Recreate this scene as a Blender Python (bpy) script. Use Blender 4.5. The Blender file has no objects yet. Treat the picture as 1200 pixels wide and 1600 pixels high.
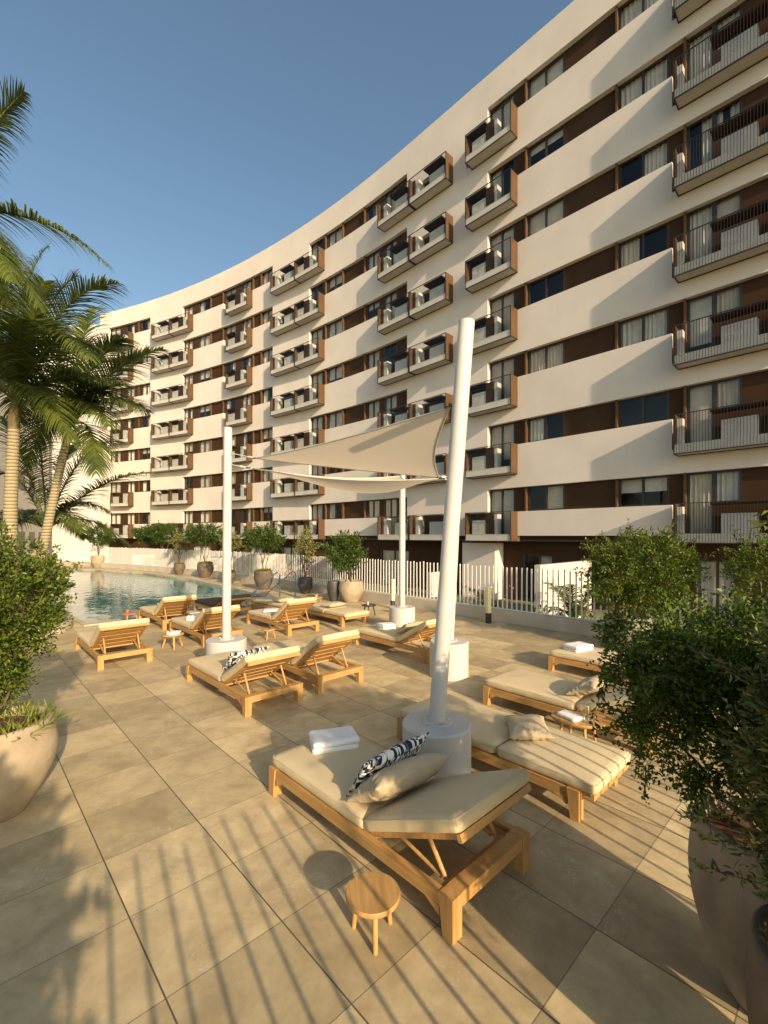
import bpy, math, random
import numpy as np
from mathutils import Vector, Matrix, noise
from mathutils.geometry import tessellate_polygon
R = math.radians
random.seed(7)
rng = np.random.default_rng(11)
scn = bpy.context.scene
COL = scn.collection

# ------------------------------------------------------------ camera, sky, sun, exposure
cam_d = bpy.data.cameras.new("camera"); cam = bpy.data.objects.new("camera", cam_d); COL.objects.link(cam)
cam.location = (0, 0, 2.25); cam.rotation_euler = (R(90), 0, 0)
cam_d.sensor_fit = 'VERTICAL'; cam_d.sensor_height = 36; cam_d.sensor_width = 27
cam_d.lens = 704 / 1600 * 36; cam_d.shift_y = 37 / 1600; cam_d.clip_start = 0.05; cam_d.clip_end = 2000
scn.camera = cam
scn.render.resolution_x = 768; scn.render.resolution_y = 1024
w = bpy.data.worlds.new("World"); scn.world = w; w.use_nodes = True
nt = w.node_tree; bg = nt.nodes['Background']
sky = nt.nodes.new('ShaderNodeTexSky'); sky.sky_type = 'NISHITA'; sky.sun_disc = False
SUN_EL = 20.9; SX, SY = 0.536, -0.844
sky.sun_elevation = R(SUN_EL); sky.sun_rotation = math.atan2(SX, SY)
sky.air_density = 1.0; sky.dust_density = 2.2; sky.ozone_density = 0.8; sky.altitude = 0
tint = nt.nodes.new('ShaderNodeVectorMath'); tint.operation = 'MULTIPLY'; tint.inputs[1].default_value = (.99, 1.085, 1.05)
nt.links.new(sky.outputs[0], tint.inputs[0]); nt.links.new(tint.outputs[0], bg.inputs[0]); bg.inputs[1].default_value = 0.125
sd = bpy.data.lights.new("sun", 'SUN'); sd.energy = 4.9; sd.angle = R(0.75); sd.color = (1.0, 0.795, 0.54)
so = bpy.data.objects.new("sun", sd); COL.objects.link(so)
ce = math.cos(R(SUN_EL)); sv = Vector((SX * ce, SY * ce, math.sin(R(SUN_EL))))
so.rotation_euler = sv.to_track_quat('Z', 'Y').to_euler()
scn.view_settings.view_transform = 'Standard'; scn.view_settings.look = 'None'
scn.view_settings.exposure = 0.45; scn.view_settings.gamma = 1.0

# ------------------------------------------------------------ materials
def nodes_of(name):
    m = bpy.data.materials.new(name); m.use_nodes = True
    t = m.node_tree; b = t.nodes['Principled BSDF']
    return m, t, b
def mat(name, col, rough=0.6, var=0.12, scale=6.0, bump=0.0, bscale=40.0, metal=0.0, spec=0.5, detail=4, stretch=None, col2=None, tex='Object', streak=0.0):
    m, t, b = nodes_of(name)
    tc = t.nodes.new('ShaderNodeTexCoord'); mp = t.nodes.new('ShaderNodeMapping')
    t.links.new(tc.outputs[tex], mp.inputs[0])
    if stretch: mp.inputs['Scale'].default_value = stretch
    nz = t.nodes.new('ShaderNodeTexNoise'); nz.inputs['Scale'].default_value = scale; nz.inputs['Detail'].default_value = detail
    t.links.new(mp.outputs[0], nz.inputs['Vector'])
    rp = t.nodes.new('ShaderNodeValToRGB')
    c = Vector(col)
    lo = [max(0, x * (1 - var)) for x in c]; hi = [min(1, x * (1 + var)) for x in c]
    if col2: lo = list(col2); hi = list(col)
    rp.color_ramp.elements[0].position = 0.3; rp.color_ramp.elements[1].position = 0.7
    rp.color_ramp.elements[0].color = (*lo, 1); rp.color_ramp.elements[1].color = (*hi, 1)
    t.links.new(nz.outputs[0], rp.inputs[0]); t.links.new(rp.outputs[0], b.inputs['Base Color'])
    if streak:
        m2 = t.nodes.new('ShaderNodeMapping'); m2.inputs['Scale'].default_value = (3.5, 3.5, .22); t.links.new(tc.outputs[tex], m2.inputs[0])
        ns = t.nodes.new('ShaderNodeTexNoise'); ns.inputs['Scale'].default_value = 1.6; ns.inputs['Detail'].default_value = 6; ns.inputs['Roughness'].default_value = .7
        t.links.new(m2.outputs[0], ns.inputs['Vector']); ms = t.nodes.new('ShaderNodeMapRange'); ms.inputs['From Min'].default_value = .35; ms.inputs['From Max'].default_value = .7
        ms.inputs['To Min'].default_value = 1 + streak * .3; ms.inputs['To Max'].default_value = 1 - streak
        t.links.new(ns.outputs[0], ms.inputs['Value']); sc_ = t.nodes.new('ShaderNodeVectorMath'); sc_.operation = 'SCALE'
        t.links.new(rp.outputs[0], sc_.inputs[0]); t.links.new(ms.outputs[0], sc_.inputs['Scale']); t.links.new(sc_.outputs[0], b.inputs['Base Color'])
    b.inputs['Roughness'].default_value = rough; b.inputs['Metallic'].default_value = metal
    b.inputs['Specular IOR Level'].default_value = spec
    if bump:
        n2 = t.nodes.new('ShaderNodeTexNoise'); n2.inputs['Scale'].default_value = bscale; n2.inputs['Detail'].default_value = 5
        t.links.new(mp.outputs[0], n2.inputs['Vector'])
        bp = t.nodes.new('ShaderNodeBump'); bp.inputs['Strength'].default_value = bump; bp.inputs['Distance'].default_value = 0.01
        t.links.new(n2.outputs[0], bp.inputs['Height']); t.links.new(bp.outputs[0], b.inputs['Normal'])
    return m
def leaf_mat(name, c1, c2, trans=0.35, scale=9.0, dead=.985):
    m, t, b = nodes_of(name)
    g = t.nodes.new('ShaderNodeNewGeometry')
    nz = t.nodes.new('ShaderNodeTexNoise'); nz.inputs['Scale'].default_value = scale; nz.inputs['Detail'].default_value = 3
    t.links.new(g.outputs['Position'], nz.inputs['Vector'])
    at = t.nodes.new('ShaderNodeMath'); at.operation = 'ADD'
    t.links.new(nz.outputs[0], at.inputs[0])
    mu = t.nodes.new('ShaderNodeMath'); mu.operation = 'MULTIPLY'; mu.inputs[1].default_value = 0.45
    t.links.new(g.outputs['Random Per Island'], mu.inputs[0]); t.links.new(mu.outputs[0], at.inputs[1])
    rp = t.nodes.new('ShaderNodeValToRGB')
    rp.color_ramp.elements[0].position = 0.45; rp.color_ramp.elements[1].position = 1.0
    rp.color_ramp.elements[0].color = (*c1, 1); rp.color_ramp.elements[1].color = (*c2, 1)
    t.links.new(at.outputs[0], rp.inputs[0])
    dl = t.nodes.new('ShaderNodeMath'); dl.operation = 'GREATER_THAN'; dl.inputs[1].default_value = dead; t.links.new(g.outputs['Random Per Island'], dl.inputs[0])
    mc = t.nodes.new('ShaderNodeMix'); mc.data_type = 'RGBA'; t.links.new(dl.outputs[0], mc.inputs[0]); t.links.new(rp.outputs[0], mc.inputs[6]); mc.inputs[7].default_value = (.30, .19, .05, 1)
    rp = mc; t.links.new(mc.outputs[2], b.inputs['Base Color'])
    b.inputs['Roughness'].default_value = 0.45; b.inputs['Specular IOR Level'].default_value = 0.35
    tr = t.nodes.new('ShaderNodeBsdfTranslucent'); t.links.new(rp.outputs[2], tr.inputs[0])
    mx = t.nodes.new('ShaderNodeMixShader'); mx.inputs[0].default_value = trans
    t.links.new(b.outputs[0], mx.inputs[1]); t.links.new(tr.outputs[0], mx.inputs[2])
    t.links.new(mx.outputs[0], t.nodes['Material Output'].inputs[0])
    return m
M = {}
M['stucco'] = mat('white_stucco', (.67, .59, .515), .85, .06, .6, .25, 60, streak=.018)
M['white_building'] = mat('pale_render', (.58, .55, .51), .85, .04, .3, .2, 50)
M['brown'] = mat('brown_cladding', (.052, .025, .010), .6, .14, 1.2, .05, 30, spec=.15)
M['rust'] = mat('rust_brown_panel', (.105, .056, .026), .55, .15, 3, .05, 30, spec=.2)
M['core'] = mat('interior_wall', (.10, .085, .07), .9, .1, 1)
M['darkmetal'] = mat('dark_bronze_metal', (.028, .02, .016), .4, .1, 5)
M['slab'] = mat('grey_concrete', (.52, .475, .42), .8, .06, 2, .15, 40)
M['soffit'] = M['slab']
M['white'] = mat('white_paint', (.52, .495, .46), .55, .07, 2.2, .15, 25, streak=.07)
M['fence'] = mat('white_powder_coat', (.70, .67, .62), .4, .04, 4)
M['ac'] = mat('pale_grey_casing', (.50, .47, .44), .5, .04, 3)
M['curtain'] = mat('linen_curtain', (.64, .585, .50), .9, .12, 3)
M['curtain_warm'] = mat('beige_curtain', (.64, .54, .42), .9, .12, 3)
M['teak'] = mat('teak', (.54, .31, .105), .5, .3, 5, .25, 30, stretch=(6, .6, 6), col2=(.37, .19, .058))
M['teakx'] = mat('teak_cross_grain', (.54, .31, .105), .5, .3, 5, .25, 30, stretch=(.6, 6, 6), col2=(.37, .19, .058))
M['teakz'] = mat('teak_upright_grain', (.54, .31, .105), .5, .3, 5, .25, 30, stretch=(6, 6, .6), col2=(.37, .19, .058))
M['cushion'] = mat('beige_canvas', (.61, .48, .285), .9, .07, 3, .3, 260)
M['cushion_brown'] = mat('brown_canvas', (.09, .06, .045), .9, .1, 3, .3, 260)
M['pillow'] = mat('sand_fabric', (.47, .37, .24), .9, .09, 6, .35, 200)
M['towel'] = mat('white_towel', (.82, .80, .77), .95, .04, 8, .6, 300)
M['soil'] = mat('soil', (.10, .045, .025), .95, .4, 14, .8, 30)
M['pot'] = mat('weathered_clay', (.46, .36, .25), .85, .3, 3.2, .6, 26, col2=(.22, .165, .11), stretch=(1, 1, .55))
M['pot_pale'] = mat('pale_clay', (.44, .35, .235), .85, .3, 3.5, .5, 30, col2=(.27, .205, .13))
M['pot_dark'] = mat('dark_glazed_clay', (.055, .05, .045), .5, .3, 5, .3, 30)
M['pot_grey'] = mat('grey_clay', (.20, .175, .145), .85, .3, 5, .4, 30)
M['pot_brown'] = mat('brown_clay', (.125, .09, .06), .75, .3, 5, .4, 30)
M['bark'] = mat('bark', (.13, .085, .05), .9, .3, 10, .6, 40)
M['leaf'] = leaf_mat('shrub_leaf', (.032, .062, .007), (.19, .235, .030))
M['leaf_dark'] = leaf_mat('dark_leaf', (.018, .045, .008), (.17, .245, .026), .35)
M['leaf_olive'] = leaf_mat('olive_leaf', (.075, .085, .022), (.34, .33, .10), .2)
M['leaf_far'] = leaf_mat('clipped_tree_leaf', (.022, .055, .008), (.10, .155, .02), .25, 3)
M['palm'] = leaf_mat('palm_leaf', (.030, .052, .012), (.15, .175, .030), .35, 2.5, 1.1)
M['grass'] = leaf_mat('grass_blade', (.10, .14, .02), (.28, .30, .05), .3)
M['flower'] = mat('pink_petals', (.70, .32, .30), .7, .25, 20)
M['shaft'] = mat('crownshaft', (.13, .10, .03), .6, .3, 5, .2, 20, stretch=(1, 1, .2))
M['rope'] = mat('rope', (.55, .50, .42), .8, .1, 20)
M['steel'] = mat('brushed_steel', (.10, .17, .24), .3, .1, 5, metal=.6)
M['black'] = mat('black_plastic', (.02, .02, .02), .5, .1, 5)
M['cream_lamp'] = mat('cream_diffuser', (.82, .70, .38), .5, .03, 5)
M['terracotta'] = mat('terracotta', (.38, .14, .07), .7, .15, 12)
M['ground'] = mat('garden_ground', (.22, .19, .12), .95, .3, .6, .3, 20, col2=(.10, .13, .05))
M['garden_wall'] = mat('garden_wall_render', (.60, .54, .47), .85, .05, .8, .2, 40)
M['curb'] = mat('curb_stone', (.50, .43, .33), .8, .12, 1.5, .25, 30)

# trunk of the palms: rings along z
m, t, b = nodes_of('palm_trunk_rings')
tc = t.nodes.new('ShaderNodeTexCoord'); wv = t.nodes.new('ShaderNodeTexWave'); wv.bands_direction = 'Z'
wv.inputs['Scale'].default_value = 4.2; wv.inputs['Distortion'].default_value = 1.6; wv.inputs['Detail'].default_value = 2
t.links.new(tc.outputs['Object'], wv.inputs[0]); rp = t.nodes.new('ShaderNodeValToRGB')
rp.color_ramp.elements[0].color = (.12, .09, .05, 1); rp.color_ramp.elements[1].color = (.34, .28, .165, 1); rp.color_ramp.elements[1].position = .3
t.links.new(wv.outputs[0], rp.inputs[0]); t.links.new(rp.outputs[0], b.inputs['Base Color']); b.inputs['Roughness'].default_value = .85
bp = t.nodes.new('ShaderNodeBump'); bp.inputs['Strength'].default_value = .6; bp.inputs['Distance'].default_value = .02
t.links.new(wv.outputs[0], bp.inputs['Height']); t.links.new(bp.outputs[0], b.inputs['Normal'])
M['palm_trunk'] = m

# window glass: mirror-like sheet one can look through
m, t, b = nodes_of('window_glass')
gl = t.nodes.new('ShaderNodeBsdfGlossy'); gl.inputs['Roughness'].default_value = .02; gl.inputs[0].default_value = (.9, .93, .95, 1)
tp = t.nodes.new('ShaderNodeBsdfTransparent'); tp.inputs[0].default_value = (.88, .89, .88, 1)
lw = t.nodes.new('ShaderNodeLayerWeight'); lw.inputs[0].default_value = .5
fp = t.nodes.new('ShaderNodeMath'); fp.operation = 'POWER'; fp.inputs[1].default_value = 3.2; t.links.new(lw.outputs['Facing'], fp.inputs[0])
fr = t.nodes.new('ShaderNodeMath'); fr.operation = 'MULTIPLY_ADD'; fr.inputs[1].default_value = .6; fr.inputs[2].default_value = .035; t.links.new(fp.outputs[0], fr.inputs[0])
mx = t.nodes.new('ShaderNodeMixShader'); t.links.new(fr.outputs[0], mx.inputs[0]); t.links.new(tp.outputs[0], mx.inputs[1]); t.links.new(gl.outputs[0], mx.inputs[2])
t.links.new(mx.outputs[0], t.nodes['Material Output'].inputs[0]); M['glass'] = m
m, t, b = nodes_of('balustrade_glass')
gl = t.nodes.new('ShaderNodeBsdfGlossy'); gl.inputs['Roughness'].default_value = .03
tp = t.nodes.new('ShaderNodeBsdfTransparent'); tp.inputs[0].default_value = (.93, .94, .93, 1)
lw = t.nodes.new('ShaderNodeLayerWeight'); lw.inputs[0].default_value = .5
fp = t.nodes.new('ShaderNodeMath'); fp.operation = 'POWER'; fp.inputs[1].default_value = 4; t.links.new(lw.outputs['Facing'], fp.inputs[0])
fr = t.nodes.new('ShaderNodeMath'); fr.operation = 'MULTIPLY_ADD'; fr.inputs[1].default_value = .10; fr.inputs[2].default_value = .01; t.links.new(fp.outputs[0], fr.inputs[0])
mx = t.nodes.new('ShaderNodeMixShader'); t.links.new(fr.outputs[0], mx.inputs[0]); t.links.new(tp.outputs[0], mx.inputs[1]); t.links.new(gl.outputs[0], mx.inputs[2])
t.links.new(mx.outputs[0], t.nodes['Material Output'].inputs[0]); M['rail_glass'] = m

# sail: thin cloth that lets a little light through
m, t, b = nodes_of('sail_cloth')
b.inputs['Base Color'].default_value = (.76, .67, .52, 1); b.inputs['Roughness'].default_value = .9
tr = t.nodes.new('ShaderNodeBsdfTranslucent'); tr.inputs[0].default_value = (.74, .63, .48, 1)
mx = t.nodes.new('ShaderNodeMixShader'); mx.inputs[0].default_value = .5
t.links.new(b.outputs[0], mx.inputs[1]); t.links.new(tr.outputs[0], mx.inputs[2]); t.links.new(mx.outputs[0], t.nodes['Material Output'].inputs[0])
M['sail'] = m

# water
m, t, b = nodes_of('pool_water')
b.inputs['Base Color'].default_value = (.05, .15, .16, 1); b.inputs['Roughness'].default_value = .04; b.inputs['IOR'].default_value = 1.36
g = t.nodes.new('ShaderNodeNewGeometry'); mp = t.nodes.new('ShaderNodeMapping'); mp.inputs['Scale'].default_value = (1, .8, 1)
nz = t.nodes.new('ShaderNodeTexNoise'); nz.inputs['Scale'].default_value = 2.4; nz.inputs['Detail'].default_value = 3
t.links.new(g.outputs['Position'], mp.inputs[0]); t.links.new(mp.outputs[0], nz.inputs['Vector'])
bp = t.nodes.new('ShaderNodeBump'); bp.inputs['Strength'].default_value = .28; bp.inputs['Distance'].default_value = .05
t.links.new(nz.outputs[0], bp.inputs['Height']); t.links.new(bp.outputs[0], b.inputs['Normal'])
n2 = t.nodes.new('ShaderNodeTexNoise'); n2.inputs['Scale'].default_value = .35; t.links.new(mp.outputs[0], n2.inputs['Vector'])
rp = t.nodes.new('ShaderNodeValToRGB'); rp.color_ramp.elements[0].color = (.02, .13, .155, 1); rp.color_ramp.elements[1].color = (.09, .32, .32, 1)
rp.color_ramp.elements[0].position = .4; rp.color_ramp.elements[1].position = .65
t.links.new(n2.outputs[0], rp.inputs[0]); t.links.new(rp.outputs[0], b.inputs['Base Color'])
M['water'] = m

# grid axes: the building's straight part, the loungers and the tiles share them
TH0 = R(46.6)
DV = Vector((-math.cos(TH0), math.sin(TH0)))      # d: away to the left, along the facade
VV = Vector((math.sin(TH0), math.cos(TH0)))       # v: towards the facade
def dv(d, v): return DV * d + VV * v

# stone tiles
m, t, b = nodes_of('stone_tiles')
L = t.links.new
g = t.nodes.new('ShaderNodeNewGeometry')
def dot(vec):
    n = t.nodes.new('ShaderNodeVectorMath'); n.operation = 'DOT_PRODUCT'; n.inputs[1].default_value = (vec[0], vec[1], 0)
    L(g.outputs['Position'], n.inputs[0]); return n.outputs['Value']
def mth(op, a, bb=None, c=None):
    n = t.nodes.new('ShaderNodeMath'); n.operation = op
    for i, x in enumerate((a, bb, c)):
        if x is None: continue
        if isinstance(x, (int, float)): n.inputs[i].default_value = x
        else: L(x, n.inputs[i])
    return n.outputs[0]
TS = .64
vd = mth('DIVIDE', mth('SUBTRACT', dot(VV), .734), TS); dd = mth('DIVIDE', mth('SUBTRACT', dot(DV), 2.96), TS)
fv, fd = mth('FLOOR', vd), mth('FLOOR', dd)
def edge(x, wdt):
    fr_ = mth('FRACT', x); e = mth('MINIMUM', fr_, mth('SUBTRACT', 1.0, fr_)); return mth('LESS_THAN', e, wdt)
jA, jB = edge(vd, .0068), edge(dd, .0048)
joint = mth('MAXIMUM', jA, mth('MULTIPLY', jB, .75))
cb = t.nodes.new('ShaderNodeCombineXYZ'); L(fv, cb.inputs[0]); L(fd, cb.inputs[1])
wn = t.nodes.new('ShaderNodeTexWhiteNoise'); wn.noise_dimensions = '2D'; L(cb.outputs[0], wn.inputs[0])
va = t.nodes.new('ShaderNodeVectorMath'); va.operation = 'SCALE'; va.inputs['Scale'].default_value = 9.0; L(wn.outputs['Color'], va.inputs[0])
vb = t.nodes.new('ShaderNodeVectorMath'); vb.operation = 'ADD'; L(g.outputs['Position'], vb.inputs[0]); L(va.outputs[0], vb.inputs[1])
n1 = t.nodes.new('ShaderNodeTexNoise'); n1.inputs['Scale'].default_value = 3.6; n1.inputs['Detail'].default_value = 8; n1.inputs['Roughness'].default_value = .62; n1.inputs['Distortion'].default_value = .35
L(vb.outputs[0], n1.inputs['Vector'])
r1 = t.nodes.new('ShaderNodeValToRGB'); r1.color_ramp.elements[0].position = .3; r1.color_ramp.elements[1].position = .72
r1.color_ramp.elements[0].color = (.345, .255, .137, 1); r1.color_ramp.elements[1].color = (.57, .45, .257, 1)
L(n1.outputs[0], r1.inputs[0])
n3 = t.nodes.new('ShaderNodeTexNoise'); n3.inputs['Scale'].default_value = 5.5; n3.inputs['Detail'].default_value = 6; n3.inputs['Distortion'].default_value = 2.2
L(vb.outputs[0], n3.inputs['Vector'])
vein = mth('LESS_THAN', mth('ABSOLUTE', mth('SUBTRACT', n3.outputs[0], .5)), .009)
n4 = t.nodes.new('ShaderNodeTexNoise'); n4.inputs['Scale'].default_value = 2; L(vb.outputs[0], n4.inputs['Vector'])
vein = mth('MULTIPLY', vein, mth('GREATER_THAN', n4.outputs[0], .56))
tone = mth('MULTIPLY_ADD', wn.outputs['Value'], .46, .79)
hs = t.nodes.new('ShaderNodeVectorMath'); hs.operation = 'SCALE'; L(r1.outputs[0], hs.inputs[0]); 
nf = t.nodes.new('ShaderNodeTexNoise'); nf.inputs['Scale'].default_value = 55; nf.inputs['Detail'].default_value = 4; nf.inputs['Roughness'].default_value = .8; L(vb.outputs[0], nf.inputs['Vector'])
n5 = t.nodes.new('ShaderNodeTexNoise'); n5.inputs['Scale'].default_value = 13; n5.inputs['Detail'].default_value = 6; n5.inputs['Distortion'].default_value = 1.5; L(vb.outputs[0], n5.inputs['Vector'])
tone = mth('MULTIPLY', tone, mth('MULTIPLY_ADD', nf.outputs[0], .16, .92)); tone = mth('MULTIPLY', tone, mth('MULTIPLY_ADD', n5.outputs[0], .26, .87))
L(tone, hs.inputs['Scale'])
mxv = t.nodes.new('ShaderNodeMix'); mxv.data_type = 'RGBA'; L(mth('MULTIPLY', vein, .5), mxv.inputs[0]); L(hs.outputs[0], mxv.inputs[6]); mxv.inputs[7].default_value = (.60, .53, .40, 1)
mxj = t.nodes.new('ShaderNodeMix'); mxj.data_type = 'RGBA'; L(joint, mxj.inputs[0]); L(mxv.outputs[2], mxj.inputs[6]); mxj.inputs[7].default_value = (.11, .08, .045, 1)
L(mxj.outputs[2], b.inputs['Base Color'])
rr = mth('MULTIPLY_ADD', n1.outputs[0], .3, .40); L(rr, b.inputs['Roughness'])
bp = t.nodes.new('ShaderNodeBump'); bp.inputs['Strength'].default_value = .25; bp.inputs['Distance'].default_value = .004
L(mth('SUBTRACT', n1.outputs[0], mth('MULTIPLY', joint, 1.0)), bp.inputs['Height']); L(bp.outputs[0], b.inputs['Normal'])
M['tiles'] = m

# patterned pillow: grid of split squares in white, navy and mustard
m, t, b = nodes_of('triangle_print'); L = t.links.new
tc = t.nodes.new('ShaderNodeTexCoord'); sx = t.nodes.new('ShaderNodeSeparateXYZ'); L(tc.outputs['Object'], sx.inputs[0])
def mt(op, a, bb=None):
    n = t.nodes.new('ShaderNodeMath'); n.operation = op
    for i, x in enumerate((a, bb)):
        if x is None: continue
        if isinstance(x, (int, float)): n.inputs[i].default_value = x
        else: L(x, n.inputs[i])
    return n.outputs[0]
u = mt('MULTIPLY', sx.outputs[0], 40.0); v_ = mt('MULTIPLY', sx.outputs[1], 34.0)
side = mt('GREATER_THAN', mt('ADD', mt('FRACT', u), mt('FRACT', v_)), 1.0)
cb = t.nodes.new('ShaderNodeCombineXYZ'); L(mt('FLOOR', u), cb.inputs[0]); L(mt('FLOOR', v_), cb.inputs[1]); L(side, cb.inputs[2])
wn = t.nodes.new('ShaderNodeTexWhiteNoise'); L(cb.outputs[0], wn.inputs[0])
rp = t.nodes.new('ShaderNodeValToRGB'); rp.color_ramp.interpolation = 'CONSTANT'
e = rp.color_ramp.elements; e[0].position = 0; e[0].color = (.72, .70, .64, 1); e[1].position = .42; e[1].color = (.012, .016, .05, 1)
x = e.new(.80); x.color = (.52, .36, .08, 1); x = e.new(.90); x.color = (.14, .22, .32, 1)
L(wn.outputs['Value'], rp.inputs[0]); L(rp.outputs[0], b.inputs['Base Color']); b.inputs['Roughness'].default_value = .9
M['print'] = m

# ------------------------------------------------------------ mesh helpers
class MB:
    def __init__(s): s.v = []; s.f = []; s.m = []; s.cur = 0
    def add(s, vs, fs, mi=None):
        o = len(s.v); s.v += [tuple(x) for x in vs]; s.f += [tuple(i + o for i in f) for f in fs]
        s.m += [s.cur if mi is None else mi] * len(fs)
    def box(s, x0, x1, y0, y1, z0, z1, T=None, mi=None):
        vs = [(x, y, z) for z in (z0, z1) for y in (y0, y1) for x in (x0, x1)]
        if T is not None: vs = [T @ Vector(p) for p in vs]
        s.add(vs, [(0, 2, 3, 1), (4, 5, 7, 6), (0, 1, 5, 4), (2, 6, 7, 3), (0, 4, 6, 2), (1, 3, 7, 5)], mi)
    def hexa(s, bot, top, mi=None):
        s.add(list(bot) + list(top), [(3, 2, 1, 0), (4, 5, 6, 7), (0, 1, 5, 4), (1, 2, 6, 5), (2, 3, 7, 6), (3, 0, 4, 7)], mi)
    def tube(s, pts, rad, n=8, cap=True, mi=None):
        pts = [Vector(p) for p in pts]
        if isinstance(rad, (int, float)): rad = [rad] * len(pts)
        up = None; rings = []
        for i, p in enumerate(pts):
            d = (pts[min(i + 1, len(pts) - 1)] - pts[max(i - 1, 0)]).normalized()
            a = d.orthogonal().normalized() if up is None else (up - d * up.dot(d)).normalized()
            up = a; bb = d.cross(a)
            rings.append([p + (a * math.cos(2 * math.pi * k / n) + bb * math.sin(2 * math.pi * k / n)) * rad[i] for k in range(n)])
        vs = [q for r_ in rings for q in r_]
        fs = [(i * n + k, i * n + (k + 1) % n, (i + 1) * n + (k + 1) % n, (i + 1) * n + k) for i in range(len(pts) - 1) for k in range(n)]
        if cap: fs += [tuple(range(n - 1, -1, -1)), tuple((len(pts) - 1) * n + k for k in range(n))]
        s.add(vs, fs, mi)
    def lathe(s, prof, n=40, c=(0, 0, 0), mi=None, wob=0.0):
        vs = []
        for (r_, z) in prof:
            for k in range(n):
                a = 2 * math.pi * k / n
                rr_ = r_ * (1 + wob * noise.noise(Vector((math.cos(a) * 1.5, math.sin(a) * 1.5, z * 3 + c[0]))))
                vs.append((c[0] + rr_ * math.cos(a), c[1] + rr_ * math.sin(a), c[2] + z))
        fs = [(i * n + k, i * n + (k + 1) % n, (i + 1) * n + (k + 1) % n, (i + 1) * n + k) for i in range(len(prof) - 1) for k in range(n)]
        s.add(vs, fs, mi)
    def build(s, name, mats, parent=None, smooth=False, loc=None, rz=0, M4=None):
        me = bpy.data.meshes.new(name); me.from_pydata(s.v, [], s.f)
        if not isinstance(mats, (list, tuple)): mats = [mats]
        for mm in mats: me.materials.append(mm)
        if len(mats) > 1: me.polygons.foreach_set('material_index', s.m)
        if smooth:
            me.polygons.foreach_set('use_smooth', [True] * len(s.f))
            if smooth != 'all':
                try: me.set_sharp_from_angle(angle=R(40))
                except Exception: pass
        me.update()
        o = bpy.data.objects.new(name, me); COL.objects.link(o)
        if parent: o.parent = parent
        if loc: o.location = loc
        o.rotation_euler.z = rz
        return o
def tag(o, label=None, cat=None, group=None, kind=None):
    if label: o['label'] = label
    if cat: o['category'] = cat
    if group: o['group'] = group
    if kind: o['kind'] = kind
    return o
def empty(name, loc, rz=0, label=None, cat=None, group=None):
    o = bpy.data.objects.new(name, None); COL.objects.link(o); o.location = loc; o.rotation_euler.z = rz
    o.empty_display_size = .1
    return tag(o, label, cat, group)
def copy_tree(o, parent=None):
    c = o.copy(); COL.objects.link(c); c.parent = parent
    for ch in list(o.children): copy_tree(ch, c)
    return c

# ------------------------------------------------------------ facade path
S0, S1, SC, RR, EY = -9.0, 60.0, 13.0, 75.0, 2.25
_s = np.arange(S0 - 4, S1 + 4, .05); _th = np.where(_s > SC, TH0 - (_s - SC) / RR, TH0)
_x = np.cumsum(-np.cos(_th) * .05); _y = np.cumsum(np.sin(_th) * .05); _i = np.argmin(abs(_s))
_x += 10.07 - _x[_i]; _y += 15.76 - _y[_i]
def F(s, off=0.0, z=0.0):
    x = float(np.interp(s, _s, _x)); y = float(np.interp(s, _s, _y)); th = float(np.interp(s, _s, _th))
    return Vector((x - math.sin(th) * off, y - math.cos(th) * off, z))
def frame_at(s, z=0.0, off=0.0):
    """local x: along the facade to the right as seen from outside; y: into the wall; z up"""
    th = float(np.interp(s, _s, _th)); p = F(s, off, z)
    return Matrix(((math.cos(th), math.sin(th), 0, p.x), (-math.sin(th), math.cos(th), 0, p.y), (0, 0, 1, p.z), (0, 0, 0, 1)))
_tab = {}
def X2S(px, off=0.0):
    k = round(off, 3)
    if k not in _tab:
        th = _th; x = _x - np.sin(th) * off; y = _y - np.cos(th) * off
        ok = (y > 1.5) & (_s < 50); p = 600 + 704 * x[ok] / y[ok]; o = np.argsort(p); _tab[k] = (p[o], _s[ok][o])
    return float(np.interp(px, *_tab[k]))
def cbox(mb, s0, s1, o0, o1, z0, z1, step=1.5, mi=None):
    if s0 > s1: s0, s1 = s1, s0
    n = 1 if s1 <= SC else max(1, int(math.ceil((s1 - s0) / step)))
    ss = [s0 + (s1 - s0) * i / n for i in range(n + 1)]
    vs = []
    for s in ss: vs += [F(s, o0, z0), F(s, o1, z0), F(s, o1, z1), F(s, o0, z1)]
    fs = []
    for i in range(n):
        a = i * 4; b_ = a + 4
        for k in range(4): fs.append((a + k, a + (k + 1) % 4, b_ + (k + 1) % 4, b_ + k))
    fs += [(0, 3, 2, 1), (n * 4, n * 4 + 1, n * 4 + 2, n * 4 + 3)]
    mb.add(vs, fs, mi)
ST = 3.0
def ZK(k): return EY + ST * k

bld = empty('apartment_building', F(6, 0, -.75), 0, 'long curved white apartment block with brown window strips and seven rows of balconies', 'apartment block')
def bpart(mb, name, mats, smooth=False, parent=None):
    o = mb.build(name, mats, None, smooth); o.parent = parent or bld
    if parent is None: o.matrix_parent_inverse = Matrix.Translation(-bld.location)
    return o
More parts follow.
